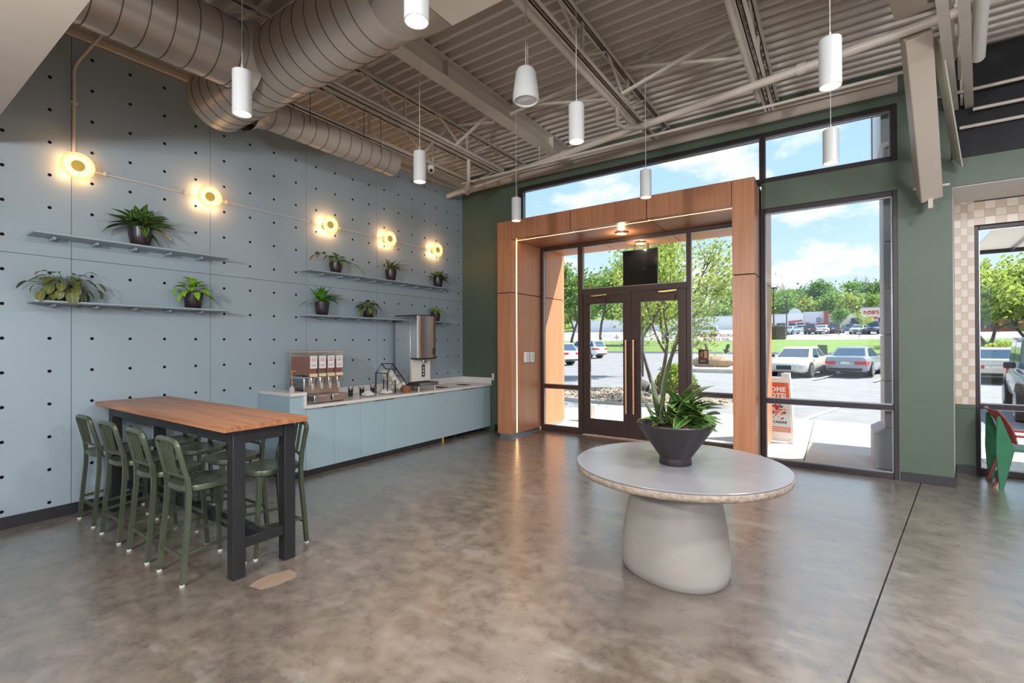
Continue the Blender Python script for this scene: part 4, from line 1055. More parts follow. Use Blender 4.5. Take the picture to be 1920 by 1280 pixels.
# ---- slanted lid rack
rk = thing('lid_rack', 'black wire rack holding slanted stacks of white lids', 'rack', (.38, 4.92, .864))
for x in (-.13, .13):
    MB().tube([(x, -.13, 0), (x, -.13, .31), (x, -.02, .45), (x, .26, .12)], .009, 4).build('side_frame', 'black', rk, smooth=0)
    MB().tube([(x, .02, 0), (x, .02, .20)], .008, 4).build('post', 'black', rk, smooth=0)
for y, z in ((-.13, .31), (-.02, .45), (.26, .12), (.06, .36), (.15, .255)): MB().cyl((-.13, y, z), (.13, y, z), .007, n=6).build('cross_bar', 'black', rk)
lidm = mat('lid_white', srgb(214, 210, 200), .4, var=.06, scale=40)
d = Vector((0, .28, -.33)).normalized(); nn = Vector((0, -.33, -.28)).normalized()
for k in range(4):
    for r_ in (-.065, .065):
        c_ = Vector((r_, .005, .39)) + d * (k * .085 + .05) + nn * .075
        MB().cyl(tuple(c_ - d * .034), tuple(c_ + d * .034), .052, n=16).build('lid_stack', lidm, rk)
bw = thing('wooden_scoop_box', 'orange-brown wooden holder under the lid rack', 'holder', (.585, 5.10, .864))
MB().lathe([(.05, 0), (.075, .06), (.078, .10), (.07, .10), (.05, .03)], 18, cap1=False).build('holder', mat('orange_wood', srgb(138, 84, 52), .5, var=.2, scale=10), bw)
lb2 = thing('napkin_pile', 'crumpled white napkins at the lower end of the lid rack', 'napkins', (.44, 5.185, .972))
MB().sphere((0, 0, .02), .055, 12, 7, (1, 1.1, .55), .08).build('napkin', 'white', lb2)
# ---- cutlery cups
for i, (x, y, lab) in enumerate(((.28, 4.31, 'small black cutlery cup beside the juice dispenser'), (.30, 4.49, 'small black cutlery cup behind the first napkin tray'), (.26, 4.72, 'small black cutlery cup beside the lid rack'))):
    c = thing('cutlery_cup', lab, 'cutlery cup', (x, y, .864), group='black cutlery cups on the counter')
    MB().lathe([(.030, 0), (.036, .085), (.033, .085), (.028, .006)], 14, cap1=False).build('cup', 'black', c)
    for k in range(6):
        a = k * 1.05 + i; MB().beam((.012 * math.cos(a), .012 * math.sin(a), .02), (.04 * math.cos(a), .04 * math.sin(a), random.uniform(.11, .15)), .008, .003).build('utensil', 'black', c)
for i, (x, y, lab) in enumerate(((.47, 4.46, 'white napkin stack on a low tray near the cutlery cups'), (.47, 4.80, 'white napkin stack on a low tray in front of the lid rack'))):
    c = thing('napkin_tray', lab, 'napkin tray', (x, y, .864), group='napkin trays on the counter')
    MB().box(-.07, .07, -.085, .085, 0, .012).build('tray', 'alu', c, bevel=.003)
    for k in range(3): MB().box(-.058, .058, -.07, .07, .012 + k * .011, .0225 + k * .011).build('napkin', 'white', c, bevel=.003, )
    MB().prism([(-.05, .046), (.05, .046), (.0, .075)], 'Y', -.05, .05).build('napkin', 'white', c)

# ================================================================== ROUND TABLE AND PLANTER
TX, TY, TZ = 5.10, 3.49, .755
t = thing('round_table', 'round grey concrete table on a bulging pedestal', 'table', (TX, TY, 0))
n = 72
def edge_r(k_, amp=0): return [((.722 + (random.uniform(-amp, amp))) * k_ * math.cos(2 * PI * i / n), (.722 + random.uniform(-amp, amp)) * k_ * math.sin(2 * PI * i / n)) for i in range(n)]
b = MB()
b.loft([[(p[0], p[1], TZ - .012) for p in edge_r(.995)], [(p[0], p[1], TZ - .003) for p in edge_r(1.0)], [(p[0], p[1], TZ) for p in edge_r(.996)]])
b.build('top_surface', 'conctop', t)
MB().loft([[(p[0], p[1], TZ - .058) for p in edge_r(.985, .003)], [(p[0], p[1], TZ - .050) for p in edge_r(.997, .004)], [(p[0], p[1], TZ - .035) for p in edge_r(1.0, .004)], [(p[0], p[1], TZ - .02) for p in edge_r(.999, .004)], [(p[0], p[1], TZ - .012) for p in edge_r(.994)]]).build('rough_edge', 'concedge', t, smooth=80)
sh = lambda a: 1 + .05 * math.cos(3 * (a - R(310)))+ .03 * math.cos(a - R(214))
MB().lathe([(.355, 0), (.365, .01), (.372, .06), (.370, .16), (.358, .28), (.338, .40), (.312, .52), (.282, .62), (.262, .697)], 64, shape=sh).build('pedestal', 'conc', t)
pl = thing('bowl_planter', 'charcoal conical bowl planter with mixed foliage on the round table', 'planter', (5.092, 3.45, TZ))
MB().lathe([(.108, 0), (.112, .006), (.108, .045), (.108, .05), (.262, .272), (.268, .285), (.264, .294), (.222, .284), (.215, .262), (.15, .20)], 56, cap1=False).build('bowl', 'bowl', pl)
MB().lathe([(.217, .255), (.14, .268), (.0, .275)], 40, cap0=False, cap1=False).build('soil', 'soil', pl)

# ================================================================== CHAIR AT THE RIGHT
c = thing('armchair', 'green and red painted metal chair by the tiled window', 'chair', (7.80, 7.55, 0), 0)
cg = mat('chair_green', srgb(46, 112, 78), .35, metal=.2, var=.08); crd = mat('chair_red', srgb(168, 70, 62), .35, metal=.2, var=.08)
MB().prism([(-.29, .78), (-.265, .80), (-.17, .50), (-.155, .42), (-.24, .0), (-.275, .0), (-.30, .40)], 'Y', -.235, -.205).build('side_leg', cg, c, bevel=.003)
MB().prism([(-.29, .78), (-.265, .80), (-.17, .50), (-.155, .42), (-.24, .0), (-.275, .0), (-.30, .40)], 'Y', .205, .235).build('side_leg', cg, c, bevel=.003)
rings = []
for k in range(9):
    z = .50 + .36 * k / 8; bow = math.sin(PI * k / 8) * .03
    xo = -.16 - .15 * k / 8 + bow
    rings.append([(xo + .022, -.235, z), (xo - .02, -.1, z), (xo - .03, 0, z), (xo - .02, .1, z), (xo + .022, .235, z), (xo + .034, .235, z), (xo - .008, .1, z), (xo - .018, 0, z), (xo - .008, -.1, z), (xo + .034, -.235, z)])
MB().loft(rings).build('backrest', crd, c)
MB().box(-.18, .26, -.22, .22, .415, .44).build('seat', cg, c, bevel=.01)
for y in (-.22, .22):
    MB().box(-.16, .24, y - .015, y + .015, .575, .60).build('arm', crd, c, bevel=.005)
    MB().beam((.20, y, .0), (.23, y, .58), .03, .03).build('front_leg', cg, c)
for y in (-.15, .15): MB().beam((-.30, y + .5 * 0, 0), (-.17, y, .42), .03, .02).build('rear_brace', crd, c)

# ================================================================== PLANTS
def leaf_mesh(name, mat_, L=1.0, W=.3, droop=.5, fold=.12, shape='lance', seg=7, tip=1.0):
    vs, fs, uvs = [], [], []
    for i in range(seg + 1):
        v = i / seg
        if shape == 'lance': w = math.sin(PI * min(1, v * .93 + .06)) ** .8
        elif shape == 'oval': w = math.sin(PI * (v * .96 + .03)) ** .55
        elif shape == 'heart': w = (math.sin(PI * (v ** .62) * .985 + .02)) ** .8
        else: w = (1 - v ** 3) * min(1, .55 + v * 1.2)      # strap
        a = droop * v; y = L * (math.sin(a) / droop if droop > .01 else v); z = -L * ((1 - math.cos(a)) / droop if droop > .01 else 0)
        hw = W * .5 * max(w, .03)
        for u in (-1, 0, 1):
            vs.append((u * hw, y, z + (abs(u) * fold * hw * 2)))
            uvs.append((.5 + u * .5, v))
    for i in range(seg):
        for j in range(2):
            a = i * 3 + j; fs.append((a, a + 1, a + 4, a + 3))
    me = bpy.data.meshes.new(name); me.from_pydata(vs, [], fs); uvl = me.uv_layers.new(name='UVMap')
    for p in me.polygons:
        p.use_smooth = True
        for li in p.loop_indices: uvl.data[li].uv = uvs[me.loops[li].vertex_index]
    me.materials.append(mat_); me.update()
    return me
LM = dict(
    broad=leaf_mat('leaf_broad', srgb(62, 104, 46), srgb(150, 170, 96), srgb(170, 190, 120)),
    dark=leaf_mat('leaf_dark', srgb(58, 84, 46), srgb(120, 140, 84), srgb(150, 164, 110), stripes=5),
    prayer=leaf_mat('leaf_prayer', srgb(50, 56, 34), srgb(96, 112, 66), srgb(150, 158, 76), stripes=6),
    lime=leaf_mat('leaf_lime', srgb(138, 190, 44), srgb(160, 208, 60), srgb(176, 216, 84)),
    pothos=leaf_mat('leaf_pothos', srgb(78, 122, 54), srgb(150, 150, 80), srgb(160, 180, 100)),
    fern=leaf_mat('leaf_fern', srgb(76, 138, 44), srgb(104, 164, 60), srgb(130, 184, 80)),
    spider=leaf_mat('leaf_spider', srgb(84, 108, 52), srgb(160, 160, 96), srgb(70, 96, 44)),
    snake=leaf_mat('leaf_snake', srgb(58, 76, 52), srgb(150, 150, 84), srgb(84, 104, 76), stripes=12),
    dracaena=leaf_mat('leaf_dracaena', srgb(62, 100, 46), srgb(150, 166, 96), srgb(110, 150, 70)),
    dry=leaf_mat('leaf_dry', srgb(176, 142, 96), srgb(190, 160, 120), srgb(150, 120, 80)),
)
def set_leaf(me, parent, base, az, el, length, width=1.0, roll=0.0):
    o = bpy.data.objects.new('leaf', me); COL.objects.link(o); o.parent = parent
    o.matrix_local = Matrix.Translation(base) @ Matrix.Rotation(az - PI / 2, 4, 'Z') @ Matrix.Rotation(el, 4, 'X') @ Matrix.Rotation(roll, 4, 'Y') @ Matrix.Diagonal((length * width, length, length, 1))
    return o
def pot(label, loc, r, h, cat='potted plant', taper=.70, name='potted_plant'):
    t = thing(name, label, cat, loc, group='potted plants on the wall shelves')
    MB().lathe([(r * taper, 0), (r * (taper + .06), .006), (r * .93, h * .55), (r, h), (r * .94, h), (r * .90, h * .9)], 32, cap1=False).build('pot', 'pot', t)
    MB().lathe([(r * .92, h * .90), (0, h * .93)], 24, cap0=False, cap1=False).build('soil', 'soil', t)
    return t
XMIN = -.12
def rosette(t, meshes, n, h, r, el0, el1, l0, l1, seed, wd=1.0, stemlen=0.0, asp=None):
    """leaves fanning out of the pot; optional stems that carry each leaf"""
    rnd = random.Random(seed)
    for i in range(n):
        az = i * 2.399 + rnd.uniform(-.3, .3); q = (i + .5) / n
        el = el1 + (el0 - el1) * q + rnd.uniform(-.12, .12); L = l0 + (l1 - l0) * (1 - q) + rnd.uniform(-.1, .1) * l1
        if asp and not stemlen: L *= 1 + asp * abs(math.sin(az))
        b = Vector((r * .35 * math.cos(az) * (1 - q), r * .35 * math.sin(az) * (1 - q), h * .93))
        if stemlen:
            sl_ = stemlen * rnd.uniform(.6, 1.15); e2 = min(R(85), el + .75); p1 = b + Vector((math.cos(az) * math.cos(e2), math.sin(az) * math.cos(e2), math.sin(e2))) * sl_ * (1 + (asp or 0) * abs(math.sin(az)))
            p1.x = max(p1.x, XMIN + .012)
            MB().tube([tuple(b), tuple(b.lerp(p1, .5) + Vector((0, 0, sl_ * .12))), tuple(p1)], .0028, 5).build('stem', 'stem', t)
            b = p1
        if b.x + math.cos(az) * max(math.cos(el), .72) * L < XMIN: az = PI - az if b.x > XMIN + .02 else 0
        if b.x < XMIN + .01: b.x = XMIN + .01
        set_leaf(rnd.choice(meshes), t, b, az, el, L, wd * rnd.uniform(.85, 1.15), rnd.uniform(-.3, .3))
Zu, Zl = ROW(3) + .0328, ROW(1) + .0328
SX = .135
t = pot('broad-leaf green plant in a dark pot on the upper left shelf', (SX + .005, 1.86, Zu), .107, .19)
ms = [leaf_mesh('leaf', LM['broad'], 1, .34, d, .18) for d in (.5, .9, 1.3)]
rosette(t, ms, 36, .19, .107, R(82), R(8), .22, .27, 3, asp=.2)
for az, el, L in ((R(-95), R(18), .30), (R(-110), R(32), .27), (R(80), R(-20), .24), (R(-88), R(58), .30)): set_leaf(ms[1], t, Vector((0, 0, .18)), az, el, L)
t = pot('patterned prayer plant spilling over its pot on the lower left shelf', (SX, 1.29, Zl), .098, .15)
ms = [leaf_mesh('leaf', LM['prayer'], 1, .72, d, .10, 'oval') for d in (.5, .9)]
rosette(t, ms, 54, .15, .098, R(10), R(-75), .085, .11, 5, stemlen=.10, asp=1.1)
t = pot('bright lime-green plant in a dark pot on the lower left shelf', (SX, 2.345, Zl), .098, .175)
ms = [leaf_mesh('leaf', LM['lime'], 1, .52, d, .14, 'heart') for d in (.4, .9)]
rosette(t, ms, 30, .175, .098, R(70), R(-45), .10, .14, 8, stemlen=.095, asp=.35)
t = pot('trailing pothos with long side vines on the upper right shelf', (SX, 4.17, Zu), .09, .175)
ms = [leaf_mesh('leaf', LM['pothos'], 1, .5, d, .14, 'heart') for d in (.4, .9)]
rosette(t, ms, 22, .175, .09, R(60), R(-40), .08, .12, 9, stemlen=.06, asp=.5)
ms2 = [leaf_mesh('leaf', LM['dry'], 1, .5, .6, .14, 'heart')]
for sgn, pts in ((1, [(0, .06, .19), (.04, .16, .20), (.06, .28, .16), (.10, .38, .08), (.14, .40, -.05)]), (-1, [(0, -.05, .19), (.03, -.16, .24), (.05, -.28, .25), (.05, -.38, .20)])):
    MB().tube(pts, .004, 5).build('vine', 'stem', t)
    for i in range(1, len(pts)):
        for k in (0, 1):
            p = Vector(pts[i - 1]).lerp(Vector(pts[i]), .4 + .5 * k)
            set_leaf((ms2 if sgn < 0 and k else ms)[0], t, p, R(90 * sgn + (-60 if k else 50)), R(20 - 50 * k), .10)
t = pot('strappy bromeliad-like plant in the middle of the upper right shelf', (SX, 5.19, Zu), .09, .18)
ms = [leaf_mesh('leaf', LM['spider'], 1, .085, d, .2, 'strap') for d in (1.0, 1.7, 2.1)]
rosette(t, ms, 34, .18, .09, R(88), R(35), .24, .36, 12)
t = pot('dark patterned plant on the right end of the upper right shelf', (SX, 6.285, Zu), .09, .18)
ms = [leaf_mesh('leaf', LM['dark'], 1, .36, d, .16) for d in (.5, 1.0)]
rosette(t, ms, 26, .18, .09, R(75), R(-5), .16, .24, 14)
t = pot('bright green fern on the left end of the lower right shelf', (SX, 3.95, Zl), .097, .185)
ms = [leaf_mesh('leaf', LM['fern'], 1, .13, d, .16, 'strap') for d in (.7, 1.2, 1.7)]
rosette(t, ms, 40, .185, .097, R(85), R(30), .24, .36, 17)
t = pot('small dark prayer plant on the lower right shelf', (SX, 4.74, Zl), .09, .16)
ms = [leaf_mesh('leaf', LM['prayer'], 1, .60, d, .10, 'oval') for d in (.5, .9)]
rosette(t, ms, 34, .16, .09, R(35), R(-60), .085, .11, 19, stemlen=.08, asp=.5)
t = pot('small lime fern on the shelf just right of the ice machine', (SX, 6.22, Zl), .088, .17)
ms = [leaf_mesh('leaf', LM['lime'], 1, .22, d, .16) for d in (.6, 1.2)]
rosette(t, ms, 26, .17, .088, R(80), R(10), .12, .18, 21)
# ---- foliage of the bowl planter
bx = Vector((0, 0, .27))
def vdir(sx, sz):                 # direction in the plane seen by the viewer
    return _R * sx + Vector((0, 0, sz))
snm = [leaf_mesh('leaf', LM['snake'], 1, .105, .12, .35, 'lance', 9), leaf_mesh('leaf', LM['snake'], 1, .10, .3, .35, 'lance', 9)]
for off, az, el, L in ((-.10, 40, 86, .52), (-.12, 150, 78, .36), (-.085, 200, 80, .30), (-.06, 60, 84, .30), (-.13, 170, 66, .26), (-.045, 20, 80, .22), (-.10, 300, 82, .24), (-.07, 250, 86, .20)):
    p = bx + _R * off + Vector((0, random.uniform(-.03, .03), -.01)); o = set_leaf(snm[0] if L > .3 else snm[1], pl, p, R(az), R(el), L, 1.25, random.uniform(-.5, .5))
dm = [leaf_mesh('leaf', LM['dracaena'], 1, .30, d, .2, 'lance', 8) for d in (.5, 1.0, 1.6)]
gm = [leaf_mesh('leaf', LM['broad'], 1, .40, d, .18, 'lance', 8) for d in (.5, 1.0, 1.5)]
rnd = random.Random(4)
vaz = math.atan2(_R.y, _R.x)                        # towards the right of the picture
for i in range(34):                                  # arching leaves to the right and back
    az = vaz + rnd.uniform(-1.7, 1.7); el = R(rnd.uniform(2, 72)); p = bx + _R * (.07 + rnd.uniform(-.06, .06)) + Vector((0, rnd.uniform(-.06, .06), rnd.uniform(0, .09)))
    set_leaf(rnd.choice(dm + gm) if el > R(30) else rnd.choice((dm[0], gm[0])), pl, p, az, el, rnd.uniform(.19, .31), rnd.uniform(.8, 1.1), rnd.uniform(-.5, .5))
for i in range(22):                                  # broad leaves facing the viewer
    az = vaz - PI / 2 + rnd.uniform(-1.2, 1.2); p = bx + _R * rnd.uniform(-.03, .12) + Vector((0, -.03, rnd.uniform(.05, .15)))
    set_leaf(rnd.choice(gm[:2]), pl, p, az, R(rnd.uniform(8, 78)), rnd.uniform(.16, .25), 1.1, rnd.uniform(-.5, .5))
for i in range(8):
    set_leaf(gm[0], pl, bx + _R * rnd.uniform(-.12, -.02), vaz + PI + rnd.uniform(-1, 1), R(rnd.uniform(20, 70)), rnd.uniform(.13, .2), .9, rnd.uniform(-.4, .4))
dry = leaf_mesh('leaf', LM['dry'], 1, .22, .7, .2)
for az, el, L, off in ((-120, 22, .20, -.02), (-60, 12, .18, .04), (-150, 35, .17, -.10), (-20, 30, .2, .1)): set_leaf(dry, pl, bx + _R * off, R(az), R(el), L)
# nudge any leaf that would touch the wall
for o in list(COL.objects):
    if o.parent is not None and o.name.startswith('leaf') and o.parent.name.startswith('potted_plant'):
        mx_ = Matrix.LocRotScale(o.location, o.rotation_euler, o.scale); mn = min((mx_ @ v.co).x for v in o.data.vertices) + o.parent.location.x
        if mn < .006: o.location.x += .006 - mn

# ================================================================== OUTSIDE
PROF = [(7, -.13), (12, -.13), (28, -.10), (40, .15), (52, .5), (53, .62), (72, 2.0), (105, 3.6), (128, 5.05), (140, 5.4), (170, 9.0), (205, 14.0), (260, 15.5)]
def GZ(y):
    for (a, za), (b, zb) in zip(PROF[:-1], PROF[1:]):
        if y <= b: return za + (zb - za) * max(0, (y - a) / (b - a))
    return PROF[-1][1]
def strip(name, label, cat, m_, x0, x1, ys, nx=1, jit=0, kind='structure', dz=0):
    vs = []; 
    for y in ys:
        for i in range(nx + 1): vs.append((x0 + (x1 - x0) * i / nx, y, GZ(y) + dz + (random.uniform(-jit, jit) if jit else 0)))
    fs = []
    for j in range(len(ys) - 1):
        for i in range(nx):
            a = j * (nx + 1) + i; fs.append((a, a + 1, a + nx + 2, a + nx + 1))
    o = MB().add(vs, fs).build(name, m_, recalc=False, smooth=60)
    return tag(o, label, cat, kind=kind)
strip('parking_lot', 'sunlit grey asphalt parking lot in front of the entrance', 'asphalt', 'asphalt', -60, 50, [7.3, 12, 20, 28, 34, 40, 46, 52])
strip('grass_verge', 'mown green grass verge between the two parking lots', 'grass', 'grass', -60, 60, [52.3, 53, 58, 63, 68, 72], 24, .06)
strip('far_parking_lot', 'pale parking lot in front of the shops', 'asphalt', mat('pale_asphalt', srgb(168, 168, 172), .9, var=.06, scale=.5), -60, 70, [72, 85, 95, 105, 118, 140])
strip('hillside', 'green hillside rising behind the shops', 'hill', mat('hill_grass', srgb(128, 150, 72), .95, var=.3, scale=.15), -110, 110, [140, 150, 160, 170, 182, 194, 205, 230, 260], 30, .8)
o = box('kerb', 'kerb', -60, 50, 52.0, 52.3, .3, .72); tag(o, 'pale concrete kerb along the grass verge', 'kerb', kind='structure')
# parking lines
def line(label, p0, p1):
    d = Vector((p1[0] - p0[0], p1[1] - p0[1], 0)); L = d.length; o = MB().box(0, L, -.055, .055, 0, .004).build('parking_line', 'paintline', None, (p0[0], p0[1], max(GZ(p0[1]), GZ(p1[1])) + .004), rot=(0, -math.atan2(GZ(p1[1]) - GZ(p0[1]), L), math.atan2(d.y, d.x)))
    tag(o, label, 'parking line', 'painted parking lines')
hv = Vector((.208, .978))
line('painted line between the cream sedan and the grey sedan', (5.25, 25.2), (5.25 + 1.1, 30.4)); line('painted line right of the grey sedan', (7.45, 25.4), (8.5, 30.4)); line('painted line left of the beige sedan', (9.85, 24.8), (10.9, 29.8))
line('painted line near the sidewalk behind the sandwich board', (5.36, 12.1), (6.5, 16.9)); line('painted line across the lot beyond the entrance doors', (-9.5, 33.5), (-4.0, 34.6))
# sidewalk slabs
sw = thing('sidewalk', 'pale concrete sidewalk slabs outside the storefront', 'sidewalk', kind='structure')
xs = [-4.2, -2.2, -.2, 1.8, 3.75, 5.68, 7.7, 9.7, 11.7, 13.5]
for a, b_ in zip(xs[:-1], xs[1:]):
    for c, d in ((7.34, 9.45), (9.45, 11.62)):
        MB().box(a + .006, b_ - .006, c + .006, d - .006, -.13, -.006).build('slab', 'walk', sw, bevel=.004)
MB().box(-4.2, 13.5, 11.62, 11.76, -.13, -.008).build('kerb_edge', 'kerb', sw)
MB().box(-4.2, 13.5, 7.34, 11.62, -.14, -.03).build('joint_bed', 'gap', sw)
# pebble bed in front of the doors
pbm = MB(); rnd = random.Random(2)
pol = lambda x, y: ((x - 1.0) / 3.0) ** 2 + ((y - 14.6) / 2.1) ** 2 < 1 and y > 12.0
cnt = 0
while cnt < 2200:
    x, y = rnd.uniform(-2.2, 4.2), rnd.uniform(11.9, 16.8)
    if not pol(x, y): continue
    s_ = rnd.uniform(.035, .075); z = -.04 + s_ * .3; a = rnd.uniform(0, PI); ca, sa = math.cos(a) * s_, math.sin(a) * s_ * .7
    pbm.add([(x + ca, y + sa, z), (x - sa, y + ca, z), (x - ca, y - sa, z), (x + sa, y - ca, z), (x, y, z + s_ * .55), (x, y, z - s_ * .4)], [(0, 1, 4), (1, 2, 4), (2, 3, 4), (3, 0, 4), (1, 0, 5), (2, 1, 5), (3, 2, 5), (0, 3, 5)]); cnt += 1
o = pbm.build('pebbles', mat('pebble_mix', srgb(176, 160, 144), .9, var=.5, scale=9), recalc=False, smooth=0); tag(o, 'river pebbles in the planting bed outside the doors', 'pebbles', kind='stuff')
bd = thing('planting_bed', 'kerbed planting bed outside the entrance doors', 'planting bed', (1.0, 14.6, -.13), kind='structure')
MB().lathe([(1, 0), (1, .13), (.97, .13), (.97, .08)], 48, cap1=False).build('kerb_ring', 'kerb', bd).scale = (3.1, 2.25, 1)
MB().lathe([(.97, .085), (0, .10)], 48, cap0=False, cap1=False).build('soil', 'soil', bd).scale = (3.1, 2.25, 1)
isl = thing('traffic_island', 'kerbed pebble island in the parking lot with a boulder', 'traffic island', (.2, 30.5, -.09), kind='structure')
MB().lathe([(1, 0), (1, .22), (.95, .24), (0, .27)], 40, cap1=False).build('kerb_ring', mat('pebble_far', srgb(206, 194, 178), .9, var=.25, scale=8), isl).scale = (3.4, 1.8, 1)
o = MB().sphere((0, 0, 0), 1, 16, 10, (1.2, .6, .42), .10).build('boulder', mat('boulder_tan', srgb(150, 126, 100), .9, var=.3, scale=2, bump=.5, bscale=4), None, (-.15, 30.6, .42)); tag(o, 'tan boulder lying on the pebble island', 'boulder')
o = MB().sphere((0, 0, 0), 1, 14, 9, (.42, .34, .28), .10).build('boulder', mat('boulder_grey', srgb(96, 94, 96), .9, var=.25, scale=4), None, (.35, 16.1, .12)); tag(o, 'dark grey rock beside the round bush', 'boulder')

# ---- vegetation
def cards(n, fn, size, seed):
    rnd = random.Random(seed); b = MB()
    for _ in range(n):
        c = fn(rnd); s_ = size * rnd.uniform(.6, 1.3)
        d = Vector((rnd.gauss(0, 1), rnd.gauss(0, 1), rnd.gauss(0, 1))).normalized(); u = d.orthogonal().normalized() * s_; v = d.cross(u).normalized() * s_ * .62
        c = Vector(c); b.add([c - u, c - v * .9, c + u, c + v * .9], [(0, 1, 2, 3)])
    return b
def leaf_paint(name, cols, sc=.8):
    m_ = bpy.data.materials.new(name); m_.use_nodes = True; t = m_.node_tree; bs = t.nodes['Principled BSDF']
    tcn = t.nodes.new('ShaderNodeTexCoord'); n1 = t.nodes.new('ShaderNodeTexNoise'); n1.inputs['Scale'].default_value = sc; n1.inputs['Detail'].default_value = 4
    t.links.new(tcn.outputs['Object'], n1.inputs['Vector'])
    r = t.nodes.new('ShaderNodeValToRGB'); r.color_ramp.elements[0].position = .32; r.color_ramp.elements[1].position = .68
    r.color_ramp.elements[0].color = srgb(*cols[0]); r.color_ramp.elements[1].color = srgb(*cols[1])
    t.links.new(n1.outputs['Fac'], r.inputs[0]); t.links.new(r.outputs[0], bs.inputs['Base Color']); bs.inputs['Roughness'].default_value = .7
    tr_ = t.nodes.new('ShaderNodeBsdfTranslucent'); t.links.new(r.outputs[0], tr_.inputs[0]); mx_ = t.nodes.new('ShaderNodeMixShader'); mx_.inputs[0].default_value = .45
    t.links.new(bs.outputs[0], mx_.inputs[1]); t.links.new(tr_.outputs[0], mx_.inputs[2]); t.links.new(mx_.outputs[0], t.nodes['Material Output'].inputs[0])
    MATS[name] = m_; return m_
LP = dict(yg=leaf_paint('foliage_yellow_green', ((137, 161, 68), (177, 189, 103)), 1.2), g=leaf_paint('foliage_green', ((89, 132, 61), (141, 172, 89))), dg=leaf_paint('foliage_dark_green', ((72, 113, 65), (110, 144, 86))),
          lime=leaf_paint('foliage_lime', ((137, 163, 60), (177, 189, 94))), gold=leaf_paint('foliage_gold', ((163, 137, 55), (194, 172, 89))), rust=leaf_paint('foliage_rust', ((129, 89, 60), (163, 129, 86))), hedge=leaf_paint('foliage_hedge', ((103, 89, 72), (129, 120, 82))))
def grow(seed, H, stems=1, spread=.5, levels=3, r0=.09, fork=.3):
    """returns branch polylines with radii and the twig end points"""
    rnd = random.Random(seed); br = []; tips = []
    def go(p, d, L, r, lv):
        pts = [p]; q = p
        for i in range(4):
            d = (d + Vector((rnd.gauss(0, .10), rnd.gauss(0, .10), .05))).normalized(); q = q + d * L / 4; pts.append(q)
        br.append((pts, r)); 
        if lv == 0: tips.append(q); tips.append(pts[2]); return
        tips.append(q)
        for i in range(rnd.choice((3, 4))):
            a = rnd.uniform(0, 2 * PI); o_ = d.orthogonal().normalized(); o2 = d.cross(o_); nd = (d + (o_ * math.cos(a) + o2 * math.sin(a)) * spread * rnd.uniform(.7, 1.3)).normalized()
            go(pts[rnd.choice((2, 3, 4))], nd, L * rnd.uniform(.6, .8), r * .55, lv - 1)
    for s_ in range(stems):
        a = s_ * 2.2 + .6; go(Vector((0, 0, 0)), Vector((math.cos(a) * fork * (stems > 1), math.sin(a) * fork * (stems > 1), 1)).normalized(), H * .42, r0, levels)
    zm = max(t.z for t in tips); k_ = H / zm
    br = [([p * k_ for p in pts], r) for pts, r in br]; tips = [t * k_ for t in tips]
    return br, tips
def tree(name, label, loc, H, paint, nleaf, size, seed, stems=1, spread=.5, levels=3, r0=.09, clump=.35, fork=.3, group=None, cat='tree', sx=1.0):
    t = thing(name, label, cat, loc, group=group); br, tips = grow(seed, H, stems, spread, levels, r0, fork)
    b = MB()
    for pts, r in br: b.tube([(p.x * sx, p.y * sx, p.z) for p in pts], r, 5, radii=[r * (1 - .11 * i) for i in range(len(pts))], cap=False)
    b.build('branches', 'bark', t, recalc=False)
    if nleaf:
        tips = [q for q in tips if q.z > H * .28]
        def fn(rnd):
            q = rnd.choice(tips); return (q.x * sx + rnd.gauss(0, clump), q.y * sx + rnd.gauss(0, clump), q.z + rnd.gauss(0, clump * .8))
        o = cards(nleaf, fn, size, seed).build('foliage', LP[paint], t, recalc=False, smooth=0); o['kind'] = 'stuff'
    return t
tree('multi_stem_tree', 'young multi-stem tree growing from the pebble bed outside the doors', (1.35, 15.3, -.05), 5.0, 'yg', 7500, .06, 5, 3, .62, 3, .075, .26, .55)
tree('parking_lot_tree', 'green tree behind the white SUVs, left of the doors', (-23.8, 58, GZ(58)), 10.8, 'g', 4200, .28, 8, 1, .6, 3, .22, .75)
tree('parking_lot_tree', 'full green tree behind the left door leaf', (-20.2, 60, GZ(60)), 11.2, 'g', 5000, .28, 9, 1, .6, 3, .22, .8)
tree('parking_lot_tree', 'green tree seen through the right door leaf, far across the lot', (-13.5, 66, GZ(66)), 9.0, 'g', 4200, .26, 12, 1, .55, 3, .2, .7)
tree('parking_lot_tree', 'tall yellow-green tree left of the right portal pillar', (-2.2, 24.0, -.1), 6.7, 'yg', 9500, .085, 15, 1, .5, 3, .11, .36)
tree('parking_lot_tree', 'small round tree in front of the brick shop pillar', (6.6, 88, GZ(88)), 3.7, 'g', 2200, .16, 21, 1, .45, 3, .08, .30)
tree('parking_lot_tree', 'thin pale sapling before the beige shop', (8.75, 78, GZ(78)), 3.3, 'lime', 380, .13, 23, 1, .4, 2, .045, .28)
tree('parking_lot_tree', 'bright green spreading tree at the left of the right-hand window', (17.6, 60, GZ(60)), 7.6, 'yg', 5200, .26, 31, 2, .75, 3, .16, .75, .4, sx=1.2)
tree('parking_lot_tree', 'bright green spreading tree at the right of the right-hand window', (21.2, 64, GZ(64)), 8.0, 'yg', 5200, .26, 33, 2, .75, 3, .16, .75, .4, sx=1.2)
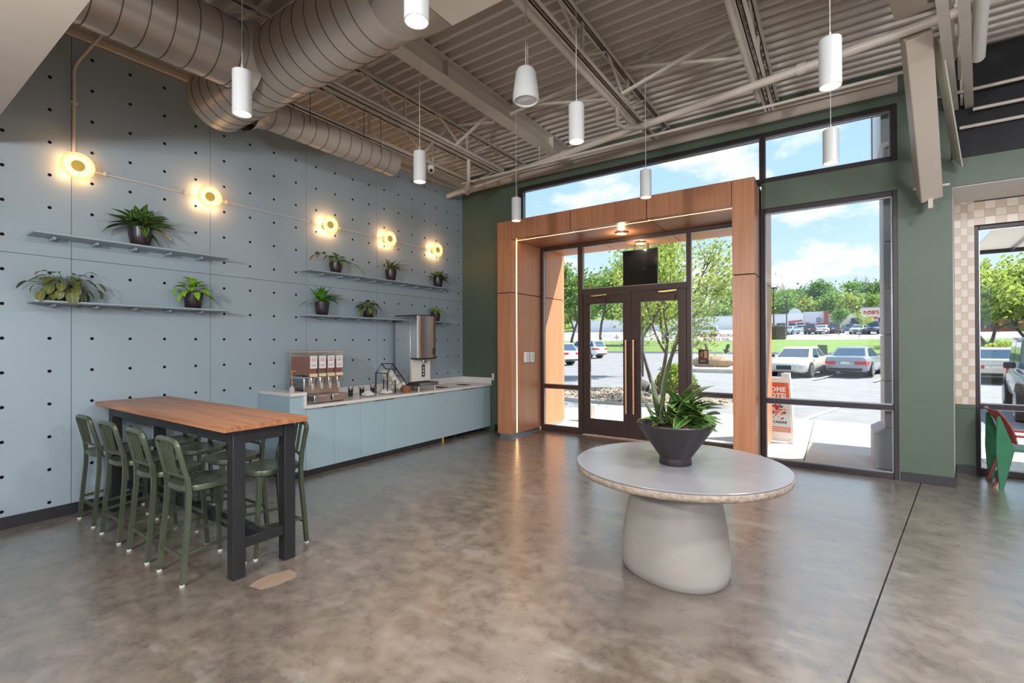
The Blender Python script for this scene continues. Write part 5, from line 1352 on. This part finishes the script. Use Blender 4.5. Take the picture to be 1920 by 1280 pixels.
def bush(name, label, loc, r, paint, n, size, seed, sc=(1, 1, 1), cat='bush'):
    t = thing(name, label, cat, loc)
    def fn(rnd):
        d = Vector((rnd.gauss(0, 1), rnd.gauss(0, 1), rnd.gauss(0, 1))).normalized() * r * rnd.uniform(.72, 1.0); return (d.x * sc[0], d.y * sc[1], abs(d.z) * sc[2])
    cards(n, fn, size, seed).build('foliage', LP[paint], t, recalc=False, smooth=0)['kind'] = 'stuff'
    b = MB()
    for i in range(7): a = i * .9; b.tube([(0, 0, 0), (r * .3 * math.cos(a), r * .3 * math.sin(a), r * .5), (r * .6 * sc[0] * math.cos(a), r * .6 * sc[1] * math.sin(a), r * .8 * sc[2])], .02 * r, 4)
    b.build('stems', 'bark', t)
bush('round_bush', 'round bright green bush in front of the sidelight', (1.62, 16.3, -.03), .72, 'lime', 2600, .06, 3, (1, 1, 1.35))
bush('round_bush', 'clipped green bush beyond the beige sedan at the right', (15.8, 44, GZ(44)), 1.6, 'yg', 1800, .14, 6, (1.4, 1, .9))
t = thing('brown_hedge', 'brown clipped hedge at the edge of the far parking lot', 'hedge', (-1.6, 74, GZ(74)))
cards(2600, lambda rnd: (rnd.uniform(-2.6, 2.2), rnd.uniform(-.7, .7), rnd.uniform(0, 2.0) ** .9), .16, 5).build('foliage', LP['hedge'], t, recalc=False, smooth=0)['kind'] = 'stuff'
MB().box(-2.6, 2.2, -.6, .6, 0, 1.7).build('inner_mass', LP['hedge'], t)
# hillside woods: a few crown shapes, copied
hs = []
for k, (pt, sd_, H, sp) in enumerate((('g', 41, 9, .6), ('yg', 42, 8, .6), ('dg', 43, 10, .5), ('gold', 44, 7, .6), ('lime', 45, 7.5, .65), ('rust', 46, 6.5, .6), ('g', 47, 11, .45))):
    nm = dict(g='leafy mid-green tree on the hillside behind the shops', yg='yellow-green tree on the hillside behind the shops', dg='dark green tree on the hillside behind the shops', gold='golden tree on the hillside just above the shop roofs', lime='pale lime tree on the hillside behind the shops', rust='rusty brown tree on the hillside above the shop roofs')[pt]
    hs.append(tree('hillside_tree', nm, (0, 0, 0), H, pt, 1500, .42, sd_, 1, sp, 2, .16, 1.05, group='trees on the hillside'))
bare = [tree('bare_tree', 'bare grey tree standing on the hill ridge', (0, 0, 0), 9.5, 'g', 0, 1, 51 + i, 2, .45, 3, .14, group='bare trees on the ridge') for i in range(2)]
rnd = random.Random(77); used = [False] * len(hs); ub = [False, False]
def put(lst, us, k, x, y, s_):
    o = lst[k] if not us[k] else copy_obj(lst[k]); us[k] = True
    part = 'left part' if x < -6 else 'middle part' if x < 10 else 'right part'
    lvl = 'just above the shop roofs' if y < 148.5 else 'low on the hillside' if y < 158.5 else 'halfway up the hillside' if y < 169 else 'high on the hillside' if y < 180 else 'just under the hill ridge' if y < 190.5 else 'on the hill ridge'
    if lst is hs: o['label'] = ('leafy mid-green tree', 'yellow-green tree', 'dark green tree', 'golden tree', 'pale lime tree', 'rusty brown tree', 'tall slim green tree')[k] + ' ' + lvl + ', ' + part
    else: o['label'] = 'bare grey tree standing on the hill ridge, ' + part
    o.location = (x, y, GZ(y) - .3); o.rotation_euler = (0, 0, rnd.uniform(0, 6.28)); o.scale = (s_, s_, s_ * rnd.uniform(.85, 1.1))
for row, (y, step) in enumerate(((144, 4.2), (153, 5.0), (163, 5.4), (174, 6.0), (185, 6.6), (196, 6.6))):
    x = -26 - (row % 2) * 2
    while x < 34:
        k = rnd.choice((3, 4, 1, 5, 0) if row == 0 else (0, 1, 2, 3, 4, 6) if row < 3 else (0, 1, 2, 4, 6))
        if row == 1 and -10 < x < -3: x += step; continue
        put(hs, used, k, x + rnd.uniform(-1.5, 1.5), y + rnd.uniform(-2.5, 2.5), rnd.uniform(.6, .95) if row < 4 else rnd.uniform(.75, 1.05)); x += step
    if row < 3:
        x = -80
        while x < -26: put(hs, used, rnd.choice((0, 1, 2)), x, y, rnd.uniform(.9, 1.3)); x += step * 2.2
x = -16
while x < 30:
    put(bare, ub, rnd.choice((0, 1)), x, 199 + rnd.uniform(-3, 3), rnd.uniform(.8, 1.2)); x += rnd.uniform(3.0, 5.5)

# ---- shops
sh_ = thing('shop_building', 'white single-storey shop row with an arched parapet', 'building', (-10, 130, 5.0))
def sb(x0, x1, y0, y1, z0, z1, nm, m_, par=None, ox=-10): return MB().box(x0 - ox, x1 - ox, y0 - 130, y1 - 130, z0 - 5, z1 - 5).build(nm, m_, par or sh_)
wh = mat('shop_white', srgb(232, 232, 236), .9, var=.03, scale=.5); gy = mat('shop_grey', srgb(208, 212, 220), .9, var=.03, scale=.5); dk = mat('shopfront_dark', srgb(58, 60, 70), .2, var=.2, scale=1)
sb(-60, -3.0, 130, 138, 4.6, 8.45, 'wall', wh); sb(-3.0, .02, 129.7, 138, 4.6, 8.6, 'wall', wh); sb(.02, 4.1, 130, 138, 4.6, 8.8, 'wall', gy); sb(.02, 4.1, 129.8, 130, 7.95, 8.1, 'cornice', wh)
sb(-60, -3.0, 129.85, 130, 8.2, 8.5, 'cornice', gy)
pts = [(-2.9 + 10, 3.6)] + [(-1.65 + 10 - 1.25 * math.cos(PI * i / 16), 3.6 + 1.15 * math.sin(PI * i / 16)) for i in range(17)] + [(-.4 + 10, 3.6)]
MB().prism(pts, 'Y', -.3, .3).build('arched_parapet', gy, sh_)
for x0, x1 in ((-12, -9.4), (-8.6, -6.4), (-5.4, -3.6), (-2.9, -1.5), (-1.2, .1)): f_ = sb(x0, x1, 129.6, 130, 5.0, 6.25, 'shop_window', dk); sb(x0 + .1, x1 - .1, 129.58, 129.6, 5.1, 6.15, 'pane', 'carglass', f_, -10) if False else None
sb(.5, 1.2, 129.7, 130, 5.0, 6.3, 'shop_door', 'red'); sb(2.3, 4.1, 129.7, 130, 5.0, 6.1, 'brick_base', 'brick')
b = MB()
for i in range(9): b.box(-2.95 + i * .32 + 10, -2.70 + i * .32 + 10, -.42, -.3, 1.32 + i * .03, 1.72 + i * .03)
b.build('red_sign_lettering', 'red', sh_)['kind'] = 'stuff'
sb(2.7, 3.4, 129.8, 130, 6.35, 7.35, 'sign_board', mat('sign_blue', srgb(52, 76, 130), .6, var=.05)); text('sign_letter', 'E', .85, 'signwhite', (3.07 + 10, -.22, 1.85), (R(90), 0, 0), sh_)
MB().beam((13.55, -.2, 1.75), (13.95, -.2, 2.15), .10, .05).beam((13.6, -.2, 1.55), (13.95, -.2, 1.6), .10, .05).build('sign_swoosh', 'greyvinyl', sh_)
tag(box('brick_pillar', 'brick', 4.1, 4.95, 129.2, 131, 4.8, 8.85), 'red brick pillar between white and beige shops', 'pillar')
sh2 = thing('shop_building', 'beige shop with a tall parapet and red lettering', 'building', (11, 130, 5.0))
q = lambda x0, x1, y0, y1, z0, z1, nm, m_: sb(x0, x1, y0, y1, z0, z1, nm, m_, sh2, 11)
q(4.95, 11, 130, 138, 4.7, 8.25, 'wall', 'stonebeige'); q(4.95, 11, 129.85, 130, 8.1, 8.3, 'cornice', 'greyvinyl'); q(11, 20, 129.6, 138, 4.7, 9.4, 'wall', 'stonebeige'); q(11, 20, 129.5, 129.6, 9.25, 9.45, 'cornice', 'greyvinyl')
for x0, x1 in ((5.2, 7.2), (8.9, 10.8), (12.4, 14.2), (14.6, 16.6)): q(x0, x1, 129.5, 130, 5.0, 6.2, 'shop_window', dk)
aw = mat('awning_navy', srgb(52, 54, 74), .7, var=.1)
for x0, x1 in ((9.1, 10.7), (14.0, 15.9)): MB().prism([(-.4, .9), (-.4, 2.0), (-1.1, .9)], 'X', x0 - 11, x1 - 11).build('awning', aw, sh2)
text('sign_lettering', "ROB'S", 1.05, 'red', (12.7 - 11, -.45, 3.15), (R(90), 0, 0), sh2, offset=.03)
MB().sphere((1.25, -.5, 3.35), .22, 10, 6, (1.2, .3, .6)).build('sign_pepper', LP['gold'], sh2)
b = MB()
for i in range(8): b.box(.85 + i * .26, 1.05 + i * .26, -.45, -.4, 1.75, 2.2)
b.build('red_sign_lettering', 'red', sh2)['kind'] = 'stuff'
bb_ = thing('brick_restaurant', 'low red-brick building beyond the trees at the right', 'building', (26, 96, 3.4))
MB().box(-6, 9, 0, 6, -1, 2.6).build('wall', 'brick', bb_)
for x in (-4.6, -2.2, .4, 3): MB().box(x, x + 1.3, -.06, 0, .2, 1.9).build('window', dk, bb_)
MB().box(-6.2, 9.2, -.2, 6.2, 2.6, 2.9).build('parapet', 'stonebeige', bb_)
# lot lamps
for x, y, h, lab in ((-.94, 75, 7.0, 'tall dark lot lamp close to the portal edge'), (-.12, 85, 6.0, 'dark lot lamp before the arched shop front')):
    t = thing('lot_lamp', lab, 'street lamp', (x, y, GZ(y)), group='parking lot lamps')
    MB().cyl((0, 0, 0), (0, 0, h), .09, .06, n=8).build('pole', 'ink', t); MB().box(-.45, .45, -.2, .2, h, h + .18).build('lamp_head', 'ink', t)
o = box('utility_cabinet', mat('cabinet_green', srgb(96, 110, 76), .7, var=.1), 4.85, 5.55, 47.5, 48.1, GZ(48) - .05, GZ(48) + 1.05, bevel=.05); tag(o, 'dark green utility box between the two parked sedans', 'utility box')

# ================================================================== CARS
def car(label, x, y, rz, paint, kind='sedan', L=4.85, W=1.84, H=1.45, front=True, group='parked cars', name='parked_car'):
    t = thing(name, label, 'car', (x, y, GZ(y)), R(rz), group)
    m_ = mat('car_paint_%d_%d_%d' % paint, srgb(*paint), .25, metal=.25, var=.03, scale=2, coat=.6)
    k = L / 4.85; hw = W / 2
    if kind == 'sedan':
        stn = [(-2.42, .78, .42, .78), (-2.36, .90, .32, .96), (-2.0, .98, .24, 1.02), (-1.2, 1, .2, 1.0), (0, 1, .2, .96), (.9, 1, .2, .95), (1.5, .98, .2, .90), (2.1, .94, .24, .80), (2.34, .84, .30, .70), (2.42, .70, .36, .58)]
        g0 = (-1.80, 1.12, -.98, .22)          # rear base, front base, rear roof, front roof
    elif kind == 'suv':
        stn = [(-2.40, .84, .45, .98), (-2.33, .94, .36, 1.08), (-1.9, 1, .28, 1.10), (-1.0, 1, .26, 1.08), (0, 1, .26, 1.06), (1.0, 1, .26, 1.05), (1.6, .98, .26, 1.0), (2.1, .93, .32, .92), (2.33, .82, .38, .80), (2.40, .70, .44, .68)]
        g0 = (-2.30, 1.20, -1.90, .45)
    else:                                       # boxy off-roader
        stn = [(-2.35, .95, .50, 1.12), (-2.3, .98, .42, 1.16), (-1, 1, .40, 1.16), (0, 1, .40, 1.15), (.8, 1, .40, 1.14), (1.6, .92, .45, 1.10), (2.2, .88, .48, 1.04), (2.35, .84, .52, .95)]
        g0 = (-2.28, .78, -2.2, .55)
    rings = []
    for (sx, f_, zb, zt) in stn:
        h_ = hw * f_; pts = [(-h_ * .82, zb), (-h_ * .97, zb + .10), (-h_, (zb + zt) / 2), (-h_ * .985, zt - .12), (-h_ * .93, zt - .03), (-h_ * .78, zt)]
        pts = pts + [(-p[0], p[1]) for p in reversed(pts)]; rings.append([(sx * k, p[0], p[1]) for p in pts])
    MB().loft(rings).build('body', m_, t, smooth=50)
    zb = stn[4][3] - .03; rb, fb, rr_, fr_ = [v * k for v in g0]; bw, rw_ = hw * .88, hw * (.66 if kind != 'box' else .80)
    lv = [(0, 0), (.55, .55), (.9, .88), (1, .97)]
    rings = []
    for (fz, fx) in lv + [(1.0, 1.12)]:
        z = zb + (H - zb) * min(1, fz) + (.015 if fx > 1 else 0); ff = min(fx, 1.12); w_ = bw + (rw_ - bw) * min(ff, 1.1); a = rb + (rr_ - rb) * ff; c = fb + (fr_ - fb) * ff
        rings.append([(a, -w_ * .93, z), (a + .12, -w_, z), (c - .14, -w_, z), (c, -w_ * .9, z), (c, w_ * .9, z), (c - .14, w_, z), (a + .12, w_, z), (a, w_ * .93, z)])
    MB().loft(rings).build('cabin', m_, t, smooth=40)
    def face(fz, side, u):      # point on cabin side: u 0 rear..1 front
        w_ = bw + (rw_ - bw) * fz; a = rb + (rr_ - rb) * fz + .16; c = fb + (fr_ - fb) * fz - .18
        return (a + (c - a) * u, side * (w_ + .006), zb + (H - zb) * fz)
    for s_ in (-1, 1):
        for u0, u1 in ((.02, .46), (.50, .98)):
            MB().add([face(.12, s_, u0), face(.12, s_, u1), face(.86, s_, u1), face(.86, s_, u0)], [(0, 1, 2, 3)]).build('side_window', 'carglass', t, smooth=0)
    def endp(fz, v, front_):
        w_ = (bw + (rw_ - bw) * fz) * .86; xx = (fb + (fr_ - fb) * fz + .008) if front_ else (rb + (rr_ - rb) * fz - .008); return (xx, v * w_, zb + (H - zb) * fz + .004)
    MB().add([endp(.08, -1, 1), endp(.08, 1, 1), endp(.88, 1, 1), endp(.88, -1, 1)], [(0, 1, 2, 3)]).build('windscreen', 'carglass', t, smooth=0)
    MB().add([endp(.10, -1, 0), endp(.10, 1, 0), endp(.88, 1, 0), endp(.88, -1, 0)], [(0, 1, 2, 3)]).build('rear_window', 'carglass', t, smooth=0)
    wr_ = .33 if kind == 'sedan' else .37
    for wx in (-1.42 * k, 1.42 * k):
        for s_ in (-1, 1):
            yy = s_ * (hw - .10)
            MB().cyl((wx, s_ * (hw - .30), wr_ + .04), (wx, s_ * (hw + .004), wr_ + .04), wr_ + .05, n=20).build('wheel_arch', 'tyre', t)
            wh_ = MB().cyl((wx, yy - .11 * s_, wr_), (wx, yy + .12 * s_, wr_), wr_, n=24).build('wheel', 'tyre', t)
            b = MB(); b.cyl((wx, yy + .115 * s_, wr_), (wx, yy + .13 * s_, wr_), wr_ * .30, n=12)
            for q in range(6): a = q * PI / 3; b.beam((wx, yy + .122 * s_, wr_), (wx + wr_ * .66 * math.cos(a), yy + .122 * s_, wr_ + wr_ * .66 * math.sin(a)), .07, .02, up=(0, 1, 0))
            b.tube([(wx + wr_ * .68 * math.cos(q * PI / 10), yy + .118 * s_, wr_ + wr_ * .68 * math.sin(q * PI / 10)) for q in range(20)], .022, 5, True)
            b.build('rim', 'rim', wh_, recalc=False)
    rx, fx = stn[0][0] * k + .005, stn[-1][0] * k - .01; zt = stn[1][3]; zf = stn[-2][3]
    for s_ in (-1, 1):
        def lamp(st3, d_, y0f, za, zc, nm, m2):      # wrap-around lamp following the body corner in plan
            out = [(st3[0][0] * k + d_ * .012, s_ * hw * y0f), (st3[0][0] * k + d_ * .012, s_ * (hw * st3[0][1] - .03)), (st3[1][0] * k + d_ * .012, s_ * (hw * st3[1][1] + .006)), (st3[2][0] * k, s_ * (hw * st3[2][1] + .004))]
            inn = [(p[0] - d_ * .07, p[1] - s_ * .07 * (i > 1)) for i, p in enumerate(out)]
            pl_ = out + inn[::-1]
            MB().prism(pl_ if s_ * d_ > 0 else pl_[::-1], 'Z', za, zc).build(nm, m2, t)
        tz = stn[0][3]
        lamp(stn[:3], -1, .42, tz - .17, tz - .02, 'tail_light', 'tail')
        fz_ = stn[-1][3]
        lamp(stn[:-4:-1], 1, .42, fz_ - .12, fz_ + .03, 'headlight', 'headlamp')
        MB().box(fb - .32, fb - .2, s_ * (hw + .04) - .1, s_ * (hw + .04) + .1, zb + .02, zb + .16).build('mirror', m_ if kind == 'suv' else 'ink', t, bevel=.03)
    MB().box(rx - .02, rx + .02, -.17, .17, zt - .34, zt - .22).build('number_plate', 'plate', t)
    MB().box(rx - .018, rx + .02, -hw * .40, hw * .40, zt - .205, zt - .185).build('chrome_strip', 'alu', t)
    MB().box(rx - .015, rx + .12, -hw * .74, hw * .74, stn[0][2] - .10, stn[0][2] + .02).build('rear_valance', 'tyre', t, bevel=.02)
    MB().box(fx - .05, fx + .022, -hw * .36, hw * .36, zf - .32, zf - .10).build('grille', mat('grille_dark', srgb(66, 68, 72), .3, metal=.5, var=.2, scale=40), t, bevel=.03)
    return t
car('cream sedan parked nose-in behind the sandwich board', 4.5, 28.9, 258, (226, 220, 206), W=1.9, H=1.48, L=5.0)
car('grey sedan parked tail-first beside the cream sedan', 6.95, 30.3, 78, (150, 158, 172))
car('beige sedan seen from behind in the right-hand window', 11.95, 29.0, 78, (212, 204, 190))
car('white SUV seen through the left door leaf', -14.2, 42.0, 165, (236, 238, 242), 'suv', 4.6, 1.85, 1.68)
car('white SUV seen through the left sidelight', -12.2, 32.0, 165, (238, 238, 240), 'suv', 4.6, 1.85, 1.66)
car('white sedan behind the bush at the right edge', 18.2, 43.0, 78, (236, 238, 240))
car('blue-grey off-roader at the right edge of the frame', 10.42, 15.9, 262, (104, 120, 138), 'box', 4.3, 1.87, 1.83)
far = [('blue sedan at the left end of the far row', -3.27, 101, 78, (70, 96, 150), 'sedan'), ('teal sedan second in the far row', -1.72, 99, 78, (96, 130, 140), 'sedan'), ('silver-blue sedan in front of the far row', -.22, 93, 255, (150, 176, 204), 'sedan'),
       ('white sedan side-on below the red shop sign', .94, 99, 178, (238, 238, 240), 'sedan'), ('dark SUV before the shop with the blue letter', 3.04, 94, 80, (62, 66, 78), 'suv'), ('white sedan before the brick pillar', 4.53, 94, 80, (240, 240, 240), 'sedan'),
       ('dark red car right of the brick pillar', 5.9, 101, 80, (140, 50, 56), 'sedan'), ('dark grey car under the small round tree', 6.3, 96, 80, (92, 98, 108), 'suv'), ('slate hatchback side-on before the beige shop', 8.0, 100, 170, (112, 128, 146), 'sedan'),
       ('silver sedan behind the thin sapling', 9.2, 92, 258, (196, 198, 204), 'sedan'), ('navy off-roader facing the lot before the awning', 10.93, 90, 258, (66, 84, 110), 'box'), ('red SUV at the right end of the far row', 12.9, 101, 80, (200, 60, 66), 'suv'), ('white van-like SUV far left beyond the grass', -13, 90, 178, (240, 240, 240), 'suv'), ('pale SUV far left beside another', -19, 92, 175, (228, 230, 234), 'suv')]
for lab, x, y, a, c, kd in far: car(lab, x, y, a, c, kd, 4.6 if kd != 'sedan' else 4.8, 1.85, 1.7 if kd != 'sedan' else 1.45, group='cars in the far lot')

# ================================================================== STREET FURNITURE BY THE DOOR
af = thing('sandwich_board', 'white A-frame sandwich board with orange poster outside the window', 'sandwich board', (5.165, 9.0, -.006))
tl = R(8)
for s_ in (-1, 1):
    P = bpy.data.objects.new('panel_side', None)
    fr_ = MB(); rot = (tl * -s_, 0, 0 if s_ < 0 else PI)
    pnl = MB().prism([(-.33, 0), (.33, 0), (.275, 1.04), (-.275, 1.04)], 'Y', -.012, .012).build('panel', 'signwhite', af, (0, s_ * .19, .02), bevel=.008, rot=(R(-8), 0, 0) if s_ < 0 else (R(-8), 0, PI))
    MB().box(-.27, -.17, -.02, .02, 1.03, 1.11).box(.14, .26, -.02, .02, 1.03, 1.11).build('handle_tab', 'signwhite', pnl, bevel=.006)
    for x in (-.31, .25): MB().box(x, x + .07, -.03, .03, -.02, .03).build('foot', 'signwhite', pnl, bevel=.004)
    MB().prism([(-.265, .60), (.265, .60), (.245, .95), (-.245, .95)], 'Y', -.0145, -.0125).build('poster_orange', 'orange', pnl, smooth=0)
    MB().prism([(-.285, .14), (.285, .14), (.265, .60), (-.265, .60)], 'Y', -.0145, -.0125).build('poster_pale', mat('poster_blue', srgb(206, 222, 232), .5, var=.02), pnl, smooth=0)
    text('poster_title', 'HOME', .105, 'signwhite', (.055, -.0155, .835), (R(90), 0, 0), pnl, offset=.004, space=1.05)
    text('poster_title', 'ROOTS!', .105, 'signwhite', (.02, -.0155, .735), (R(90), 0, 0), pnl, offset=.004, space=1.05)
    text('poster_caption', 'PESTO CAESAR', .052, 'ink', (.04, -.0155, .305), (R(90), 0, 0), pnl, offset=.002, space=1.08)
    b = MB(); rr_ = random.Random(3)
    for i in range(46):
        a = rr_.uniform(0, 6.28); r_ = .12 * math.sqrt(rr_.random()); b.mi = i % 4
        b.sphere((.09 + r_ * math.cos(a), -.016, .50 + r_ * .75 * math.sin(a)), rr_.uniform(.014, .03), 7, 4, (1, .08, .8))
    for i in range(10): b.mi = i % 4; b.sphere((.09 + rr_.uniform(-.12, .12), -.016, .38 + rr_.uniform(-.02, .02)), .009, 6, 4, (1, .1, 1.4))
    b.build('food_print', ['red', mat('food_brown', srgb(120, 66, 60), .6, var=.2), mat('food_pink', srgb(206, 140, 140), .6, var=.2), mat('food_cream', srgb(224, 206, 180), .6, var=.1)], pnl, smooth=0)['kind'] = 'stuff'
    for k_, zz in enumerate((.15, .18, .21)):
        pts = [(-.283 + .566 * i / 16, zz + .05 * math.exp(-i / 4.0) * 1.2) for i in range(17)]
        MB().prism(pts + [(p[0], p[1] + .016) for p in reversed(pts)], 'Y', -.0158, -.0146).build('poster_wave', 'orange', pnl, smooth=0)
    bpy.data.objects.remove(P)
o = box('stone_block', 'signwhite', 1.62, 1.95, 9.02, 9.16, -.006, .34, bevel=.02); tag(o, 'small white block standing on the sidewalk outside the left sidelight', 'block')
# masonry pier and tower
pr = thing('masonry_pier', 'grey block pier with heavy base outside the tall window', 'pier', (6.765, 8.08, -.006))
MB().box(-.31, .32, -.40, .42, 0, .44).build('base_block', 'pierblock', pr, bevel=.01)
MB().hexa([(-.31, -.40, .44), (.32, -.40, .44), (.32, .42, .44), (-.31, .42, .44)], [(-.20, -.33, .52), (.3, -.33, .52), (.3, .33, .52), (-.20, .33, .52)]).build('base_chamfer', 'pierblock', pr)
for i in range(6): MB().box(-.20, .30, -.33, .33, .525 + i * .60, 1.118 + i * .60).build('block_course', 'pierblock', pr, bevel=.012)
tw = thing('tower_cladding', 'pale grey tower wall projecting above the pier', 'tower', (7.8, 8.5, 4.13))
MB().box(-1.27, 1.6, -.96, 1.1, 0, 3.6).build('tower_wall', 'towerpale', tw)
MB().box(-1.28, -1.262, .55, .60, 0, 3.6).build('panel_joint', 'gap', tw)
# canopy over the right-hand sidewalk
cn = thing('metal_canopy', 'white ribbed metal canopy outside the right-hand window', 'canopy', (10.6, 8.12, 3.1))
for i in range(12):
    x = -2.68 + i * .44
    MB().hexa([(x, 0, .22), (x + .43, 0, .22), (x + .43, 2.5, 0), (x, 2.5, 0)], [(x, 0, .26), (x + .43, 0, .26), (x + .43, 2.5, .04), (x, 2.5, .04)]).build('canopy_panel', 'white', cn, bevel=.004)
    MB().beam((x + .435, 0, .20), (x + .435, 2.5, -.02), .012, .05).build('rib', 'alu', cn)
MB().box(-2.7, 2.65, 2.5, 2.55, -.06, .10).build('fascia', 'frame2', cn)
